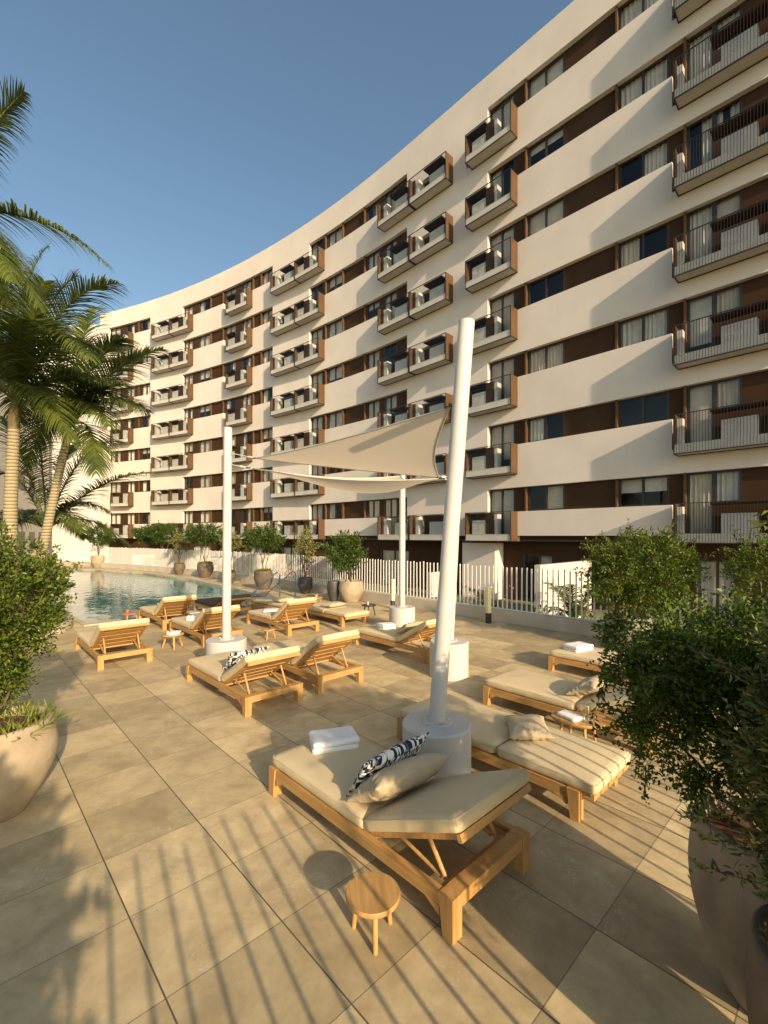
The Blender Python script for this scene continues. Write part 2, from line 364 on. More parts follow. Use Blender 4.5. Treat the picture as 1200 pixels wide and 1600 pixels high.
# interval table in photo columns: (px0, px1, kind)  W window .36-.72 | D door 0-.72 | P panel .36-.72 | Q panel 0-.72 | H recess 0-.36
XMAX = 1180
ints = [(1158, XMAX, 'Q'), (1114, 1158, 'V'), (1071.5, 1114, 'D'), (1050, 1071.5, 'Q'),
        (1043, 1050, 'P'), (964, 1043, 'W'), (879, 964, 'P'), (822, 879, 'W'), (806, 822, 'P'),
        (801, 806, 'Q'), (762, 801, 'D'), (729, 762, 'H'),
        (658, 695, 'H'), (617, 636, 'Q'), (597, 617, 'D'), (590, 597, 'P'), (570, 590, 'W'), (532, 570, 'P'), (509, 532, 'W'), (503, 509, 'P'), (501, 503, 'Q'), (483, 501, 'D'), (437, 483, 'H'),
        (406, 426, 'W'), (392, 406, 'P'), (390, 392, 'Q'), (375, 390, 'D'), (366, 375, 'Q'), (349, 366, 'V'), (326, 349, 'P'), (308, 326, 'W'), (302, 308, 'P'), (299, 302, 'Q'), (285, 299, 'D'), (249, 285, 'H'),
        (218, 235, 'W'), (208, 218, 'P'), (195, 208, 'D'), (186, 195, 'Q'), (170, 186, 'V')]
cells = sorted([(X2S(b_), X2S(a_), k) for a_, b_, k in ints])
# the facade goes on to the right of the picture
s_r = X2S(XMAX)
cells = [(s_r - 1.0, s_r, 'Q'), (s_r - 2.6, s_r - 1.0, 'W'), (s_r - 6.5, s_r - 2.6, 'P')] + cells
cells = sorted(cells)
SL, SRt = X2S(160), s_r - 7.5
def opening(k, kind, s):
    lo, hi = {'W': (.36, .72), 'P': (.36, .72), 'D': (0, .72), 'Q': (0, .72), 'H': (0, .36), 'V': (.36, .72)}[kind]
    if kind == 'V': lo = 0
    if s > X2S(212) and k == 2: lo = .36
    return lo, hi
HB = -.05   # foot of the white skin
TOPZ = 21.7 + EY
wall = MB(); brown = MB(); panels = []
edges = [SRt]
allc = []
cur = SRt
for (a_, b_, k) in cells:
    if a_ - cur > .002: allc.append((cur, a_, None))
    allc.append((max(a_, cur), b_, k)); cur = b_
allc.append((cur, SL, None))
DEP = .34
for (a_, b_, kind) in allc:
    z = ZK(0) + (0 if kind not in ('D', 'Q', 'H', 'V') else -.255)
    if kind is None or kind in ('D', 'Q', 'H', 'P', 'W', 'V'):
        segs = []
        if kind:
            for k in range(7):
                lo, hi = opening(k, kind, a_); zl, zh = ZK(k) + lo * ST, ZK(k) + hi * ST
                if zl > z: segs.append((z, zl))
                z = zh
        segs.append((z, TOPZ))
        for z0, z1 in segs: cbox(wall, a_, b_, -DEP, 0, z0, z1, 1.2)
    if kind in ('P', 'Q', 'H', 'V', 'D'):
        for k in range(7):
            lo, hi = opening(k, kind, a_)
            if kind in ('D', 'V'):
                if kind == 'V' and lo == 0: panels.append((F((a_ + b_) / 2).length, a_, b_, -.20, ZK(k), ZK(k) + .36 * ST - .003))
                continue
            panels.append((F((a_ + b_) / 2).length, a_, b_, -.20 if kind != 'H' else -.26, ZK(k) + lo * ST, ZK(k) + hi * ST))
bpart(wall, 'wall', M['stucco'])
panels.sort(key=lambda q: q[0])
for i, (_d, a_, b_, off_, z0, z1) in enumerate(panels):
    q = brown if i >= 100 else MB()
    cbox(q, a_, b_, -.32, off_, z0, z1, 1.2)
    if q is not brown: bpart(q, 'cladding_panel', M['brown'])
tag(bpart(brown, 'cladding_panel', M['brown']), kind='stuff')
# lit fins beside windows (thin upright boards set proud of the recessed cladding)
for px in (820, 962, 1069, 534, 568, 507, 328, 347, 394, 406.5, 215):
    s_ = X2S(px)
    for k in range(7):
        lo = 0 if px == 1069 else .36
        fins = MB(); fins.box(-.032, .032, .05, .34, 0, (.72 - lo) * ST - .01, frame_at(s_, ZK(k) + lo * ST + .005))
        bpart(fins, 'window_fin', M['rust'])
core = MB()
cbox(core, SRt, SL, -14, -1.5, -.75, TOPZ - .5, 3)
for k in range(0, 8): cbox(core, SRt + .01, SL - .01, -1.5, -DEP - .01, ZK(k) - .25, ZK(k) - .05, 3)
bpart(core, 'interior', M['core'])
rf = MB(); cbox(rf, SRt, SL, -14, -DEP, TOPZ - .5, TOPZ - .3, 3)
cbox(rf, SRt - .3, SRt, -14, 0, -.75, TOPZ, 3); cbox(rf, SL, SL + .3, -14, 0, ZK(0), TOPZ, 3)
bpart(rf, 'roof', M['stucco'])

def opening_unit(name, s0, s1, z0, z1, panes, curt, dark, seed):
    """frame in the wall's opening; children pane and curtain"""
    rnd = random.Random(seed)
    sm = (s0 + s1) / 2; wd = (s1 - s0); T = frame_at(sm, z0, -.20); h = z1 - z0
    f = MB(); fw = .07
    f.box(-wd / 2, wd / 2, 0, .07, 0, fw, T); f.box(-wd / 2, wd / 2, 0, .07, h - fw, h, T)
    n = panes
    for i in range(n + 1):
        c_ = -wd / 2 + fw / 2 + (wd - fw) * i / n
        f.box(c_ - fw / 2 * (1 if i in (0, n) else 1.2), c_ + fw / 2 * (1 if i in (0, n) else 1.2), 0.002, .072, fw, h - fw, T)
    o = bpart(f, name, M['darkmetal'])
    p = MB(); p.add([T @ Vector(q) for q in ((-wd / 2 + fw, .04, fw), (wd / 2 - fw, .04, fw), (wd / 2 - fw, .04, h - fw), (-wd / 2 + fw, .04, h - fw))], [(0, 1, 2, 3)])
    po = p.build('pane', M['glass'], o)
    if not dark:
        c = MB()
        spans = [(-1, 1)] if curt == 0 else ([(-1, -.2)] if curt == 1 else ([(-1, -.45), (.1, 1)] if curt == 2 else ([(.0, 1)] if curt == 3 else [(-1, 1)])))
        for a_, b_ in spans:
            x0 = a_ * wd / 2; x1 = b_ * wd / 2; nn = max(10, int((x1 - x0) * 22)); ph = rnd.random() * 6
            vs = []
            flat = rnd.random() < .4; zb_ = .01 if curt < 4 else h * (.25 + .5 * ((seed * 7) % 10) / 10)
            if curt == 4: flat = True
            for i in range(nn + 1):
                x = x0 + (x1 - x0) * i / nn; y = .17 + (0 if flat else .03) * math.sin(x * 42 + ph + 1.5 * math.sin(x * 5))
                vs += [T @ Vector((x, y, zb_)), T @ Vector((x, y, h - .01))]
            c.add(vs, [(2 * i, 2 * i + 2, 2 * i + 3, 2 * i + 1) for i in range(nn)])
        c.build('curtain', M['curtain_warm'] if rnd.random() < .4 else M['curtain'], o)
    return o
cnt = 0
darkset = {(3, 822), (1, 964), (4, 763), (6, 1114), (3, 597)}
for (px0, px1, kind) in ints:
    if kind not in ('W', 'D', 'V'): continue
    s0, s1 = X2S(px1), X2S(px0)
    for k in range(7):
        cnt += 1
        lo, hi = opening(k, kind, s0 + .01)
        if kind == 'V': lo = .36
        nm = 'window' if lo > 0 else 'balcony_door'
        r_ = random.Random(cnt * 13)
        opening_unit(nm, s0, s1, ZK(k) + lo * ST, ZK(k) + hi * ST, 2 if (s1 - s0) > .9 else 1, r_.choice([0, 0, 0, 0, 0, 1, 2, 3, 4, 4]), (k, px0) in darkset or r_.random() < .05, cnt)
for k in range(7): opening_unit('window', s_r - 2.6, s_r - 1.0, ZK(k) + .36 * ST, ZK(k) + .72 * ST, 2, 0, False, 900 + k)
# ground storey, set back, with its own windows
gf = MB()
gwin = [(1087, 1157, .0), (818, 868, 0), (595, 640, 0), (508, 530, 0), (440, 470, 0), (390, 410, 0), (300, 330, 0)]
SET = -.75
GZ = -.75
holes = sorted([(X2S(b_, SET), X2S(a_, SET)) for a_, b_, _ in gwin])
cur = SRt
for a_, b_ in holes:
    cbox(gf, cur, a_, SET - .15, SET, GZ, ZK(0) - .02, 1.5); cbox(gf, a_, b_, SET - .15, SET, GZ + 2.15, ZK(0) - .02, 1.5); cur = b_
cbox(gf, cur, SL, SET - .15, SET, GZ, ZK(0) - .02, 1.5)
cbox(gf, SRt, SL, SET, -.34, ZK(0) - .18, ZK(0) - .02, 1.5)   # soffit above the recess
bpart(gf, 'ground_floor_wall', M['brown'])
for i, (a_, b_) in enumerate(holes):
    sm = (a_ + b_) / 2; wd = b_ - a_; T = frame_at(sm, GZ, SET); f = MB()
    for q in range(3):
        c_ = -wd / 2 + .04 + (wd - .08) * q / 2; f.box(c_ - .04, c_ + .04, .0, .08, 0.05, 2.1, T)
    f.box(-wd / 2, wd / 2, 0, .08, 2.1, 2.15, T); f.box(-wd / 2, wd / 2, 0, .08, 0, .05, T)
    o = bpart(f, 'terrace_window', M['darkmetal'])
    p = MB(); p.add([T @ Vector(q) for q in ((-wd / 2, .05, .05), (wd / 2, .05, .05), (wd / 2, .05, 2.1), (-wd / 2, .05, 2.1))], [(0, 1, 2, 3)]); p.build('pane', M['glass'], o)
    c = MB(); nn = 40; hw = wd / 2 if i != 1 else wd / 5; c0 = 0 if i != 1 else .2
    c.add([T @ Vector((c0 - hw + 2 * hw * j / nn, .2 + .03 * math.sin(j * 1.1), zz)) for j in range(nn + 1) for zz in (.02, 2.12)], [(2 * j, 2 * j + 2, 2 * j + 3, 2 * j + 1) for j in range(nn)])
    c.build('curtain', M['curtain'], o)
pl = MB(); cbox(pl, X2S(773), X2S(722), SET + .01, -.02, GZ, ZK(0) - .35, 2); bpart(pl, 'entrance_pillar', M['stucco'])
pl = MB(); cbox(pl, X2S(773), X2S(722), SET + .01, -.03, ZK(0) - .345, ZK(0) - .19, 2); bpart(pl, 'entrance_beam', M['rust'])

# ------------------------------------------------------------ balconies
PR = .58
def balcony(pxa, pxb, k, style, acs, div_left=False, right_panel=True, part=None, post=None):
    """pxa..pxb: photo columns of the front; style glass or bars"""
    sa, sb = X2S(pxb, PR), X2S(pxa, PR)           # sa right end, sb left end
    sm = (sa + sb) / 2; wd = sb - sa; T = frame_at(sm, ZK(k))
    # local x: right positive; facade plane y=0; outward is -y
    hw = wd / 2; s = MB()
    s.box(-hw + .03, hw - .03, -PR + .03, -.001, -.235, .07, T)
    o = bpart(s, 'balcony', M['slab'])
    e_ = MB()
    for (x0, x1, y0, y1) in ((-hw, hw, -PR, -PR + .035), (-hw, -hw + .035, -PR + .035, -.001), (hw - .035, hw, -PR + .035, -.001), (-hw + .035, hw - .035, -.036, -.001)):
        e_.box(x0, x1, y0, y1, -.262, -.225, T)
    e_.build('edge_frame', M['darkmetal'], o)
    pn = MB()
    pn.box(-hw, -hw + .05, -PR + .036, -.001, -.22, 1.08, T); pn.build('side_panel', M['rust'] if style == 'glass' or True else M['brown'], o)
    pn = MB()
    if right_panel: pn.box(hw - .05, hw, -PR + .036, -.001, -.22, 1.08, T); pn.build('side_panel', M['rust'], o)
    r_ = MB()
    r_.box(-hw, hw, -PR, -PR + .035, 1.065, 1.09, T)
    if style == 'glass':
        for x in (-hw, hw - .03): r_.box(x, x + .03, -PR, -PR + .034, -.22, 1.064, T)
        r_.build('top_rail', M['darkmetal'], o)
        g_ = MB(); g_.box(-hw + .03, hw - .03, -PR + .008, -PR + .02, .03, 1.06, T); g_.build('glass_panel', M['rail_glass'], o)
    else:
        n = int(wd / .08)
        for i in range(n + 1):
            x = -hw + (wd - .012) * i / n; r_.box(x, x + .012, -PR + .002, -PR + .014, -.22, 1.064, T)
        r_.build('railing', M['darkmetal'], o)
    for (pa, pb) in acs:
        xa, xb = sm - X2S(pa, .35), sm - X2S(pb, .35); xa, xb = max(min(xa, xb), -hw + .06), min(max(xa, xb), hw - .06); h_ = .64; w_ = xb - xa
        a_ = MB(); cx = (xa + xb) / 2
        a_.box(xa, xb, -.34, -.03, .075, .075 + h_, T)
        rm = min(.25, w_ * .32)
        for rad in (rm, rm * .66, rm * .33):
            pts = [T @ Vector((cx - w_ * .12 + rad * math.cos(q * math.pi / 12), -.343, .075 + h_ * .5 + rad * math.sin(q * math.pi / 12))) for q in range(25)]
            a_.tube(pts, .006, 4, False)
        a_.box(xa + .02, xb - .02, -.346, -.3402, .075 + h_ - .10, .075 + h_ - .09, T)
        a_.build('air_conditioner', M['ac'], o)
        cv = MB(); x0 = -hw + .052 if (style == 'glass' and not div_left) else xa - .25
        x1 = xb + .02 if style == 'glass' else hw - .06
        cv.box(x0, x1, -PR + .04, -.002, 1.0, 1.055, T); cv.build('top_cover', M['brown'], o)
    if part:
        xa, xb = sorted((sm - X2S(part[0], .2), sm - X2S(part[1], .2)))
        q = MB(); q.box(max(xa, -hw + .052), xb, -.36, -.002, .072, 1.06, T); q.build('partition', M['brown'], o)
    xa, xb = sorted((sm - X2S(post[0], .2), sm - X2S(post[1], .2)))
    q = MB(); q.box(xa, xb, -.33, -.003, .072, .98, T); q.build('white_post', M['white'], o)
    return o
for k in range(7):
    balcony(1052, 1290, k, 'bars', [(1126, 1184)], False, True, (1051, 1056.5), (1058, 1068))
    balcony(726.5, 798, k, 'glass', [(737.5, 761)], False, True, (762, 774), (775, 779.5))
    balcony(639, 696.5, k, 'glass', [(671, 693.5)], True, True, (640, 651), (652, 656.5))
    balcony(589.5, 638, k, 'glass', [(617, 635.5)], True, False, (590.5, 601), (602, 607.5))
    balcony(460, 497, k, 'glass', [(463.5, 476.5)], False, True, (477.5, 485), (486, 490.5))
    balcony(422, 459.5, k, 'glass', [(444, 456)], True, False, (423, 431), (431.5, 436))
    balcony(352, 385, k, 'glass', [(356, 368.5)], False, True, (369.5, 377), (378, 381.5))
    balcony(264, 293, k, 'glass', [(269, 280)], False, True, (281, 287.5), (288.3, 290.8))
    balcony(236, 263.5, k, 'glass', [(251, 261.5)], True, False, (237, 243), (243.5, 247))
    if k != 2: balcony(172, 200, k, 'glass', [(176, 187)], False, True, (188.3, 193.5), (194, 197))

# ------------------------------------------------------------ neighbouring white buildings at the left
nb = MB()
P0 = F(SL, .0)
def quadwall(mb, a_, b_, z0, z1, th_=.4):
    a_, b_ = Vector(a_).to_2d(), Vector(b_).to_2d(); d_ = (b_ - a_).normalized(); n_ = Vector((-d_.y, d_.x)) * th_
    q = [a_, b_, b_ + n_, a_ + n_]
    mb.hexa([(*p, z0) for p in q], [(*p, z1) for p in q])
o = empty('end_block', (P0.x - 4, P0.y + 2, -.75), 0, 'plain white block at the far left end of the curved facade', 'building')
for (dx0, dx1, y0, y1, top, nm) in ((-.35, -3.3, 0.3, 9, 20.6, 'wall'), (-3.3, -6.5, -.2, 9, 19.6, 'wall')):
    q = MB(); q.box(min(dx0, dx1) + 4, max(dx0, dx1) + 4, y0 - 2, y1, 0, top + 3.0 - .0); q.build('wall', M['white_building'], o)
q = MB(); q.box(.6, 3.7, -1.75, 9, 23.6, 23.75); q.build('parapet_cap', M['white_building'], o)
o2 = empty('side_building', (-30, 40, -.75), 0, 'white flat-roofed building behind the palms at the left edge', 'building')
q = MB()
A_, B_ = (-25.0, 29.0), (-30.5, 41)
for (a_, b_) in ((A_, B_),):
    pa, pb = Vector(a_), Vector(b_); q.hexa([(pa.x + 30, pa.y - 40, 0), (pb.x + 30, pb.y - 40, 0), (pb.x + 16, pb.y - 34, 0), (pa.x + 5, pa.y - 45, 0)][::1] and
           [(pa.x + 30, pa.y - 40, 0), (pb.x + 30, pb.y - 40, 0), (pb.x + 18, pb.y - 34, 0), (pa.x + 14, pa.y - 46, 0)],
           [(pa.x + 30, pa.y - 40, 15.5), (pb.x + 30, pb.y - 40, 15.5), (pb.x + 18, pb.y - 34, 15.5), (pa.x + 14, pa.y - 46, 15.5)])
q.build('wall', M['white_building'], o2)
q = MB()
for i in range(4):
    for j in range(2):
        c_ = Vector(A_).lerp(Vector(B_), .2 + .2 * i); d_ = (Vector(B_) - Vector(A_)).normalized(); n_ = Vector((d_.y, -d_.x))
        T = Matrix(((d_.x, -n_.x, 0, c_.x + 30), (d_.y, -n_.y, 0, c_.y - 40), (0, 0, 1, 2 + j * 4.5), (0, 0, 0, 1)))
        q = MB(); q.box(-.7, .7, -.04, .04, 0, 1.3, T); q.build('window', M['darkmetal'], o2)

# ------------------------------------------------------------ ground, deck, pool
gm = MB(); gm.add([(-400, -400, -.752), (400, -400, -.752), (400, 400, -.752), (-400, 400, -.752)], [(0, 1, 2, 3)])
tag(gm.build('ground', M['ground']), kind='structure')
FO = 7.84
sfar = [x for x in np.arange(-4.8, 44, 1.0)]
outer = [F(s, FO - .0) for s in sfar]
corner = dv(-.28 - .12, VV.dot(F(-4.8, FO).to_2d()))
outer2 = [Vector((*corner, 0))] + outer + [Vector((-42, 44, 0)), Vector((-42, 0, 0))] + [Vector((*dv(-.40, -20), 0))]
pool = [dv(13.6, 2.38), dv(13.6, 8.1), Vector((-6.4, 19.2)), Vector((-10.2, 23.4)), Vector((-14.6, 27.3)), Vector((-19, 29.6)), Vector((-24, 30.5)), Vector((-22.5, 26.0))]
pool = [Vector((p.x, p.y, 0)) for p in pool]
def poly_with_hole(outer_, hole, z):
    tri = tessellate_polygon([outer_, hole]) if hole else tessellate_polygon([outer_])
    pts = list(outer_) + list(hole or [])
    mb = MB()
    fs = []
    for t_ in tri:
        a_, b_, c_ = (pts[i] for i in t_)
        if (b_ - a_).cross(c_ - a_).z < 0: t_ = t_[::-1]
        fs.append(tuple(t_))
    mb.add([(p.x, p.y, z) for p in pts], fs); return mb
dk = poly_with_hole(outer2, pool, 0.0)
n_o = len(outer2)
dk.add([(p.x, p.y, z) for p in outer2 for z in (-.75, 0.0)], [(2 * i, 2 * i + 1, 2 * ((i + 1) % n_o) + 1, 2 * ((i + 1) % n_o)) for i in range(n_o)])
tag(dk.build('deck_paving', M['tiles']), kind='structure')
# coping strip round the pool, basin and water
cen = sum(pool, Vector()) / len(pool)
bs = MB()
for i in range(len(pool)):
    a_, b_ = pool[i], pool[(i + 1) % len(pool)]
    bs.add([(a_.x, a_.y, 0), (b_.x, b_.y, 0), (b_.x, b_.y, -1.4), (a_.x, a_.y, -1.4)], [(0, 1, 2, 3)])
bs.add([(p.x, p.y, -1.4) for p in pool], [tuple(range(len(pool)))])
tag(bs.build('pool_basin', M['tiles']), kind='structure')
cp = MB()
for i in range(len(pool)):
    a_, b_ = pool[i], pool[(i + 1) % len(pool)]
    ao, bo = a_ + (a_ - cen).normalized() * .4, b_ + (b_ - cen).normalized() * .4
    q = [a_, b_, bo, ao]
    cp.hexa([(p.x, p.y, .004) for p in q], [(p.x, p.y, .03) for p in q])
tag(cp.build('pool_coping', M['curb']), kind='structure')
wt = poly_with_hole(pool, None, -.07)
tag(wt.build('water', M['water']), kind='structure')

# ------------------------------------------------------------ fences and curbs
def fence(name, label, pts_fn, L_, z0, h, step, nparts, wbar=.026, visible_from=0.0):
    root = empty(name, pts_fn(L_[0])[0], 0, label, 'fence'); inv = Matrix.Translation(-root.location)
    def put(mb, nm, kind=None):
        o_ = mb.build(nm, M['fence'], root); o_.matrix_parent_inverse = inv
        if kind: tag(o_, kind=kind)
        return o_
    n = int((L_[1] - L_[0]) / step); rest = MB(); made = 0; rnd = random.Random(5)
    rail = MB(); pr = None
    for i in range(n + 1):
        s = L_[0] + step * i; p, th = pts_fn(s)
        hh = h * (1 + rnd.uniform(-.02, .02)); T = Matrix.Translation(p) @ Matrix.Rotation(-th, 4, 'Z')
        tilt = Matrix.Rotation(rnd.uniform(-.008, .008), 4, 'Y')
        tgt = rest
        if made < nparts and s >= visible_from: tgt = MB()
        tgt.box(-wbar / 2, wbar / 2, -.014, .014, z0 + .03, z0 + hh, T @ tilt)
        if tgt is not rest: put(tgt, 'picket'); made += 1
        if pr is not None and (i % 8 == 0 or i == n):
            for zz in ((z0 + .0, z0 + .03),):
                d_ = (p - pr[0]); nn = Vector((-d_.y, d_.x, 0)).normalized() * .02
                q = [pr[0] + nn, p + nn, p - nn, pr[0] - nn]
                rail.hexa([(v.x, v.y, zz[0]) for v in q], [(v.x, v.y, zz[1]) for v in q])
            pr = (p,)
        if pr is None: pr = (p,)
    put(rail, 'bottom_rail')
    if rest.v: put(rest, 'picket', 'stuff')
    return root
def far_pts(s):
    return F(s, FO - .08), float(np.interp(s, _s, _th))
FH = 1.12
fence('picket_fence', 'long white picket fence on the low stone curb facing the apartment block', far_pts, (-4.7, 42), .32, FH, .138, 100, .027, 0.6)
def near_pts(s):
    q = dv(-.28, s); return Vector((q.x, q.y, 0)), -(math.pi / 2 - TH0)
fence('picket_fence', 'white picket fence at the near edge of the deck behind the two big planters', near_pts, (.0, 10.25), .0, 1.45, .161, 64, .019)
cb_ = MB(); cbox(cb_, -4.7, 43, FO - .25, FO + .06, .004, .315, 1.2)
tag(cb_.build('low_wall', M['curb']), 'low beige stone curb wall under the long white picket fence', 'wall')

# garden beyond the fence: dividing walls, hedges
def garden_wall(s, o0, o1, h, lab):
    g_ = MB(); T = frame_at(s, GZ); g_.box(-.1, .1, -o1, -o0, 0, h, T)
    tag(g_.build('garden_wall', M['garden_wall']), lab, 'wall', 'white garden dividing walls')
garden_wall(X2S(930), .6, 4.6, 2.05, 'white garden dividing wall behind the small palm and pickets at the right')
garden_wall(X2S(700), .6, 1.4, 1.2, 'white garden dividing wall between the entrance pillar and the rear mast')
garden_wall(X2S(455), .6, 3.0, 1.7, 'white garden dividing wall behind the sparse olive tree in the black pot')
garden_wall(X2S(372), .6, 2.6, 1.3, 'white garden dividing wall behind the tree in the middle of the pool row')
garden_wall(X2S(250), .6, 2.6, 1.3, 'white garden dividing wall at the far end behind the pool')

# ------------------------------------------------------------ foliage
def leaves_mesh(name, centers, normals, ln, wd, mat_, parent=None, jitter=.35, up=0.2):
    n = len(centers); c = np.asarray(centers); nr = np.asarray(normals)
    a = nr + rng.normal(0, .7, (n, 3)); a[:, 2] += up; a /= np.linalg.norm(a, axis=1)[:, None]
    r_ = rng.normal(0, 1, (n, 3)); b_ = np.cross(a, r_); b_ /= np.linalg.norm(b_, axis=1)[:, None]
    nn = np.cross(a, b_)
    l = ln * rng.uniform(1 - jitter, 1 + jitter, n)[:, None]; w_ = wd * rng.uniform(1 - jitter, 1 + jitter, n)[:, None]
    fold = nn * w_ * .25
    v = np.stack([c, c + a * l * .5 + b_ * w_ * .5 + fold, c + a * l - nn * l * .12, c + a * l * .5 - b_ * w_ * .5 + fold], 1).reshape(-1, 3)
    me = bpy.data.meshes.new(name); me.vertices.add(4 * n); me.vertices.foreach_set('co', v.ravel())
    me.loops.add(4 * n); me.loops.foreach_set('vertex_index', np.arange(4 * n)); me.polygons.add(n)
    me.polygons.foreach_set('loop_start', np.arange(0, 4 * n, 4)); me.polygons.foreach_set('loop_total', np.full(n, 4))
    me.materials.append(mat_); me.update(); me.validate()
    o_ = bpy.data.objects.new(name, me); COL.objects.link(o_)
    if parent: o_.parent = parent
    return o_
def crown_points(ells, nclump, nleaf, cr, seed):
    r_ = np.random.default_rng(seed); C_, N_ = [], []; cl = []
    vol = np.array([e_[3] * e_[4] * e_[5] for e_ in ells]); vol = vol / vol.sum()
    for _ in range(nclump):
        e_ = ells[r_.choice(len(ells), p=vol)]
        d_ = r_.normal(0, 1, 3); d_ /= np.linalg.norm(d_)
        rad = r_.uniform(.25, 1.0) ** .45
        rad *= 1 + .22 * noise.noise(Vector(d_ * 2.2 + seed))
        p = np.array(e_[:3]) + d_ * rad * np.array(e_[3:6])
        cl.append(p)
        k = int(nleaf * r_.uniform(.5, 1.4)); q = r_.normal(0, 1, (k, 3)); q /= np.linalg.norm(q, axis=1)[:, None]
        q2 = q * (r_.uniform(0, 1, (k, 1)) ** .5) * cr * r_.uniform(.6, 1.3)
        C_.append(p + q2); N_.append(q * .6 + d_ * .8)
    cen_ = np.mean([e_[:3] for e_ in ells], 0); spr = []
    order = sorted(range(len(cl)), key=lambda q: -np.linalg.norm((cl[q] - cen_)))
    for q in order[:int(len(cl) * .55)]:
        if r_.random() > .42: continue
        p = cl[q]; d_ = (p - cen_); d_ /= np.linalg.norm(d_) + 1e-6; d_ = d_ + r_.normal(0, .45, 3) + np.array([0, 0, .25]); d_ /= np.linalg.norm(d_)
        L_ = cr * r_.uniform(1.2, 3.4); m_ = max(8, int(nleaf * .45 * L_ / cr / 1.6)); t_ = r_.uniform(.1, 1, m_)[:, None]
        bend = np.array([0, 0, -.25 * cr]) * t_ ** 2
        C_.append(p + d_ * L_ * t_ + bend + r_.normal(0, cr * .13, (m_, 3))); N_.append(d_ * .9 + r_.normal(0, .5, (m_, 3))); spr.append((p, p + d_ * L_ * .9 + bend[-1]))
    return np.concatenate(C_), np.concatenate(N_), (cl, spr)
def branches(root_pt, trunks, cl, seed, thick=.02, nb=40):
    r_ = random.Random(seed); mb = MB(); root_pt = Vector(root_pt)
    forks = []; cl, spr = cl
    for a_, b_ in spr: mb.tube([a_, b_], [.0035, .0015], 4, False)
    for (tip, rad) in trunks:
        tip = Vector(tip); b0 = root_pt + Vector((r_.uniform(-.012, .012), r_.uniform(-.012, .012), 0)); pts = []
        n = 7
        for i in range(n + 1):
            t_ = i / n; p = b0.lerp(tip, t_) + Vector((noise.noise(Vector((t_ * 3, seed, rad * 90))), noise.noise(Vector((seed, t_ * 3, rad * 70))), 0)) * .12 * math.sin(t_ * math.pi)
            pts.append(p)
        mb.tube(pts, [rad * (1 - .6 * i / n) for i in range(n + 1)], 8)
        forks += [(p, rad * (1 - .6 * i / n)) for i, p in enumerate(pts) if i >= 3]
    for c_ in r_.sample(cl, min(nb, len(cl))):
        c_ = Vector(c_); f_, fr_ = min(forks, key=lambda q: (q[0] - c_).length + r_.uniform(0, .15))
        mid = f_.lerp(c_, .5) + Vector((r_.uniform(-.04, .04), r_.uniform(-.04, .04), r_.uniform(-.02, .06)))
        mb.tube([f_, mid, c_], [fr_ * .55, fr_ * .4, .002 + fr_ * .08], 5, False)
    return mb
def shrub(name, base, label, cat, ells, trunks, ncl, nl, cr, ln, wd, lm, seed, nb=40, group=None):
    root = empty(name, base, 0, label, cat, group)
    c, n, cl = crown_points(ells, ncl, nl, cr, seed)
    leaves_mesh('foliage', c, n, ln, wd, lm, root)
    branches((0, 0, 0), trunks, cl, seed, nb=nb).build('trunk', M['bark'], root, True)
    return root
def pot(name, loc, rmax, h, matk, label, group=None, rim=None, base=None, seed=0, cover=None):
    root = empty(name, loc, seed * .7, label, 'planter', group)
    rim = rim or rmax * .93; base = base or rmax * .55
    prof = [(0.001, 0.0), (base * .94, 0.0), (base, .015)]
    for i in range(1, 15):
        t_ = i / 15; prof.append((base + (rmax - base) * math.sin(min(1, t_ / .68) * math.pi / 2) - (rmax - rim) * max(0, (t_ - .68) / .32) ** 1.5, .015 + (h - .03) * t_))
    prof += [(rim, h - .012), (rim - .012, h), (rim - .035, h), (rim - .05, h - .015), (rim - .055, h - .10), (rim - .07, h - .2)]
    b_ = MB(); b_.lathe(prof, 48, wob=.02); b_.build('vessel', M[matk], root, 'all')
    s_ = MB(); n = 24; s_.add([(0, 0, h - .06)] + [((rim - .056) * q * math.cos(2 * math.pi * k / n), (rim - .056) * q * math.sin(2 * math.pi * k / n), h - .075 + .03 * noise.noise(Vector((k * 1.7, q * 5, seed)))) for q in (.5, 1) for k in range(n)],
          [(0, 1 + k, 1 + (k + 1) % n) for k in range(n)] + [(1 + k, 1 + n + k, 1 + n + (k + 1) % n, 1 + (k + 1) % n) for k in range(n)])
    s_.build('soil', M['soil'], root)
    if cover:
        k = 900; a_ = rng.uniform(0, 2 * math.pi, k); q = np.sqrt(rng.uniform(0, 1, k)) * (rim - .06)
        c = np.stack([q * np.cos(a_), q * np.sin(a_), np.full(k, h - .06) + rng.uniform(0, .09, k)], 1)
        n_ = np.stack([np.cos(a_) * .4, np.sin(a_) * .4, np.ones(k)], 1)
        leaves_mesh('ground_cover', c, n_, .08, .018, M['grass'], root)
    return root

# near right: two big pots and their shrubs
pot('clay_planter', (1.884, 2.183, 0), .34, .84, 'pot', 'large weathered clay pot at the right, nearest the striped shadows', rim=.315, base=.19, seed=1)
shrub('potted_shrub', (1.884, 2.183, .76), 'big dense dark green shrub growing from the weathered pot at the right', 'shrub',
      [(-.02, .08, .66, .50, .50, .48), (-.28, .14, .50, .34, .34, .32), (.25, .15, .80, .5, .5, .38), (-.22, .2, .82, .36, .36, .30), (-.58, .12, .90, .24, .24, .24), (-.52, .10, .62, .26, .24, .24)],
      [((-.25, .1, .6), .022), ((.1, .1, .8), .026), ((.3, .2, .7), .02), ((-.08, -.1, .75), .018), ((-.42, .05, .45), .013)], 500, 78, .085, .029, .014, M['leaf_dark'], 3, 110)
pot('clay_planter', (1.648, 1.559, 0), .31, .75, 'pot_brown', 'smaller clay pot cut by the bottom right corner of the photo', rim=.30, base=.20, seed=2)
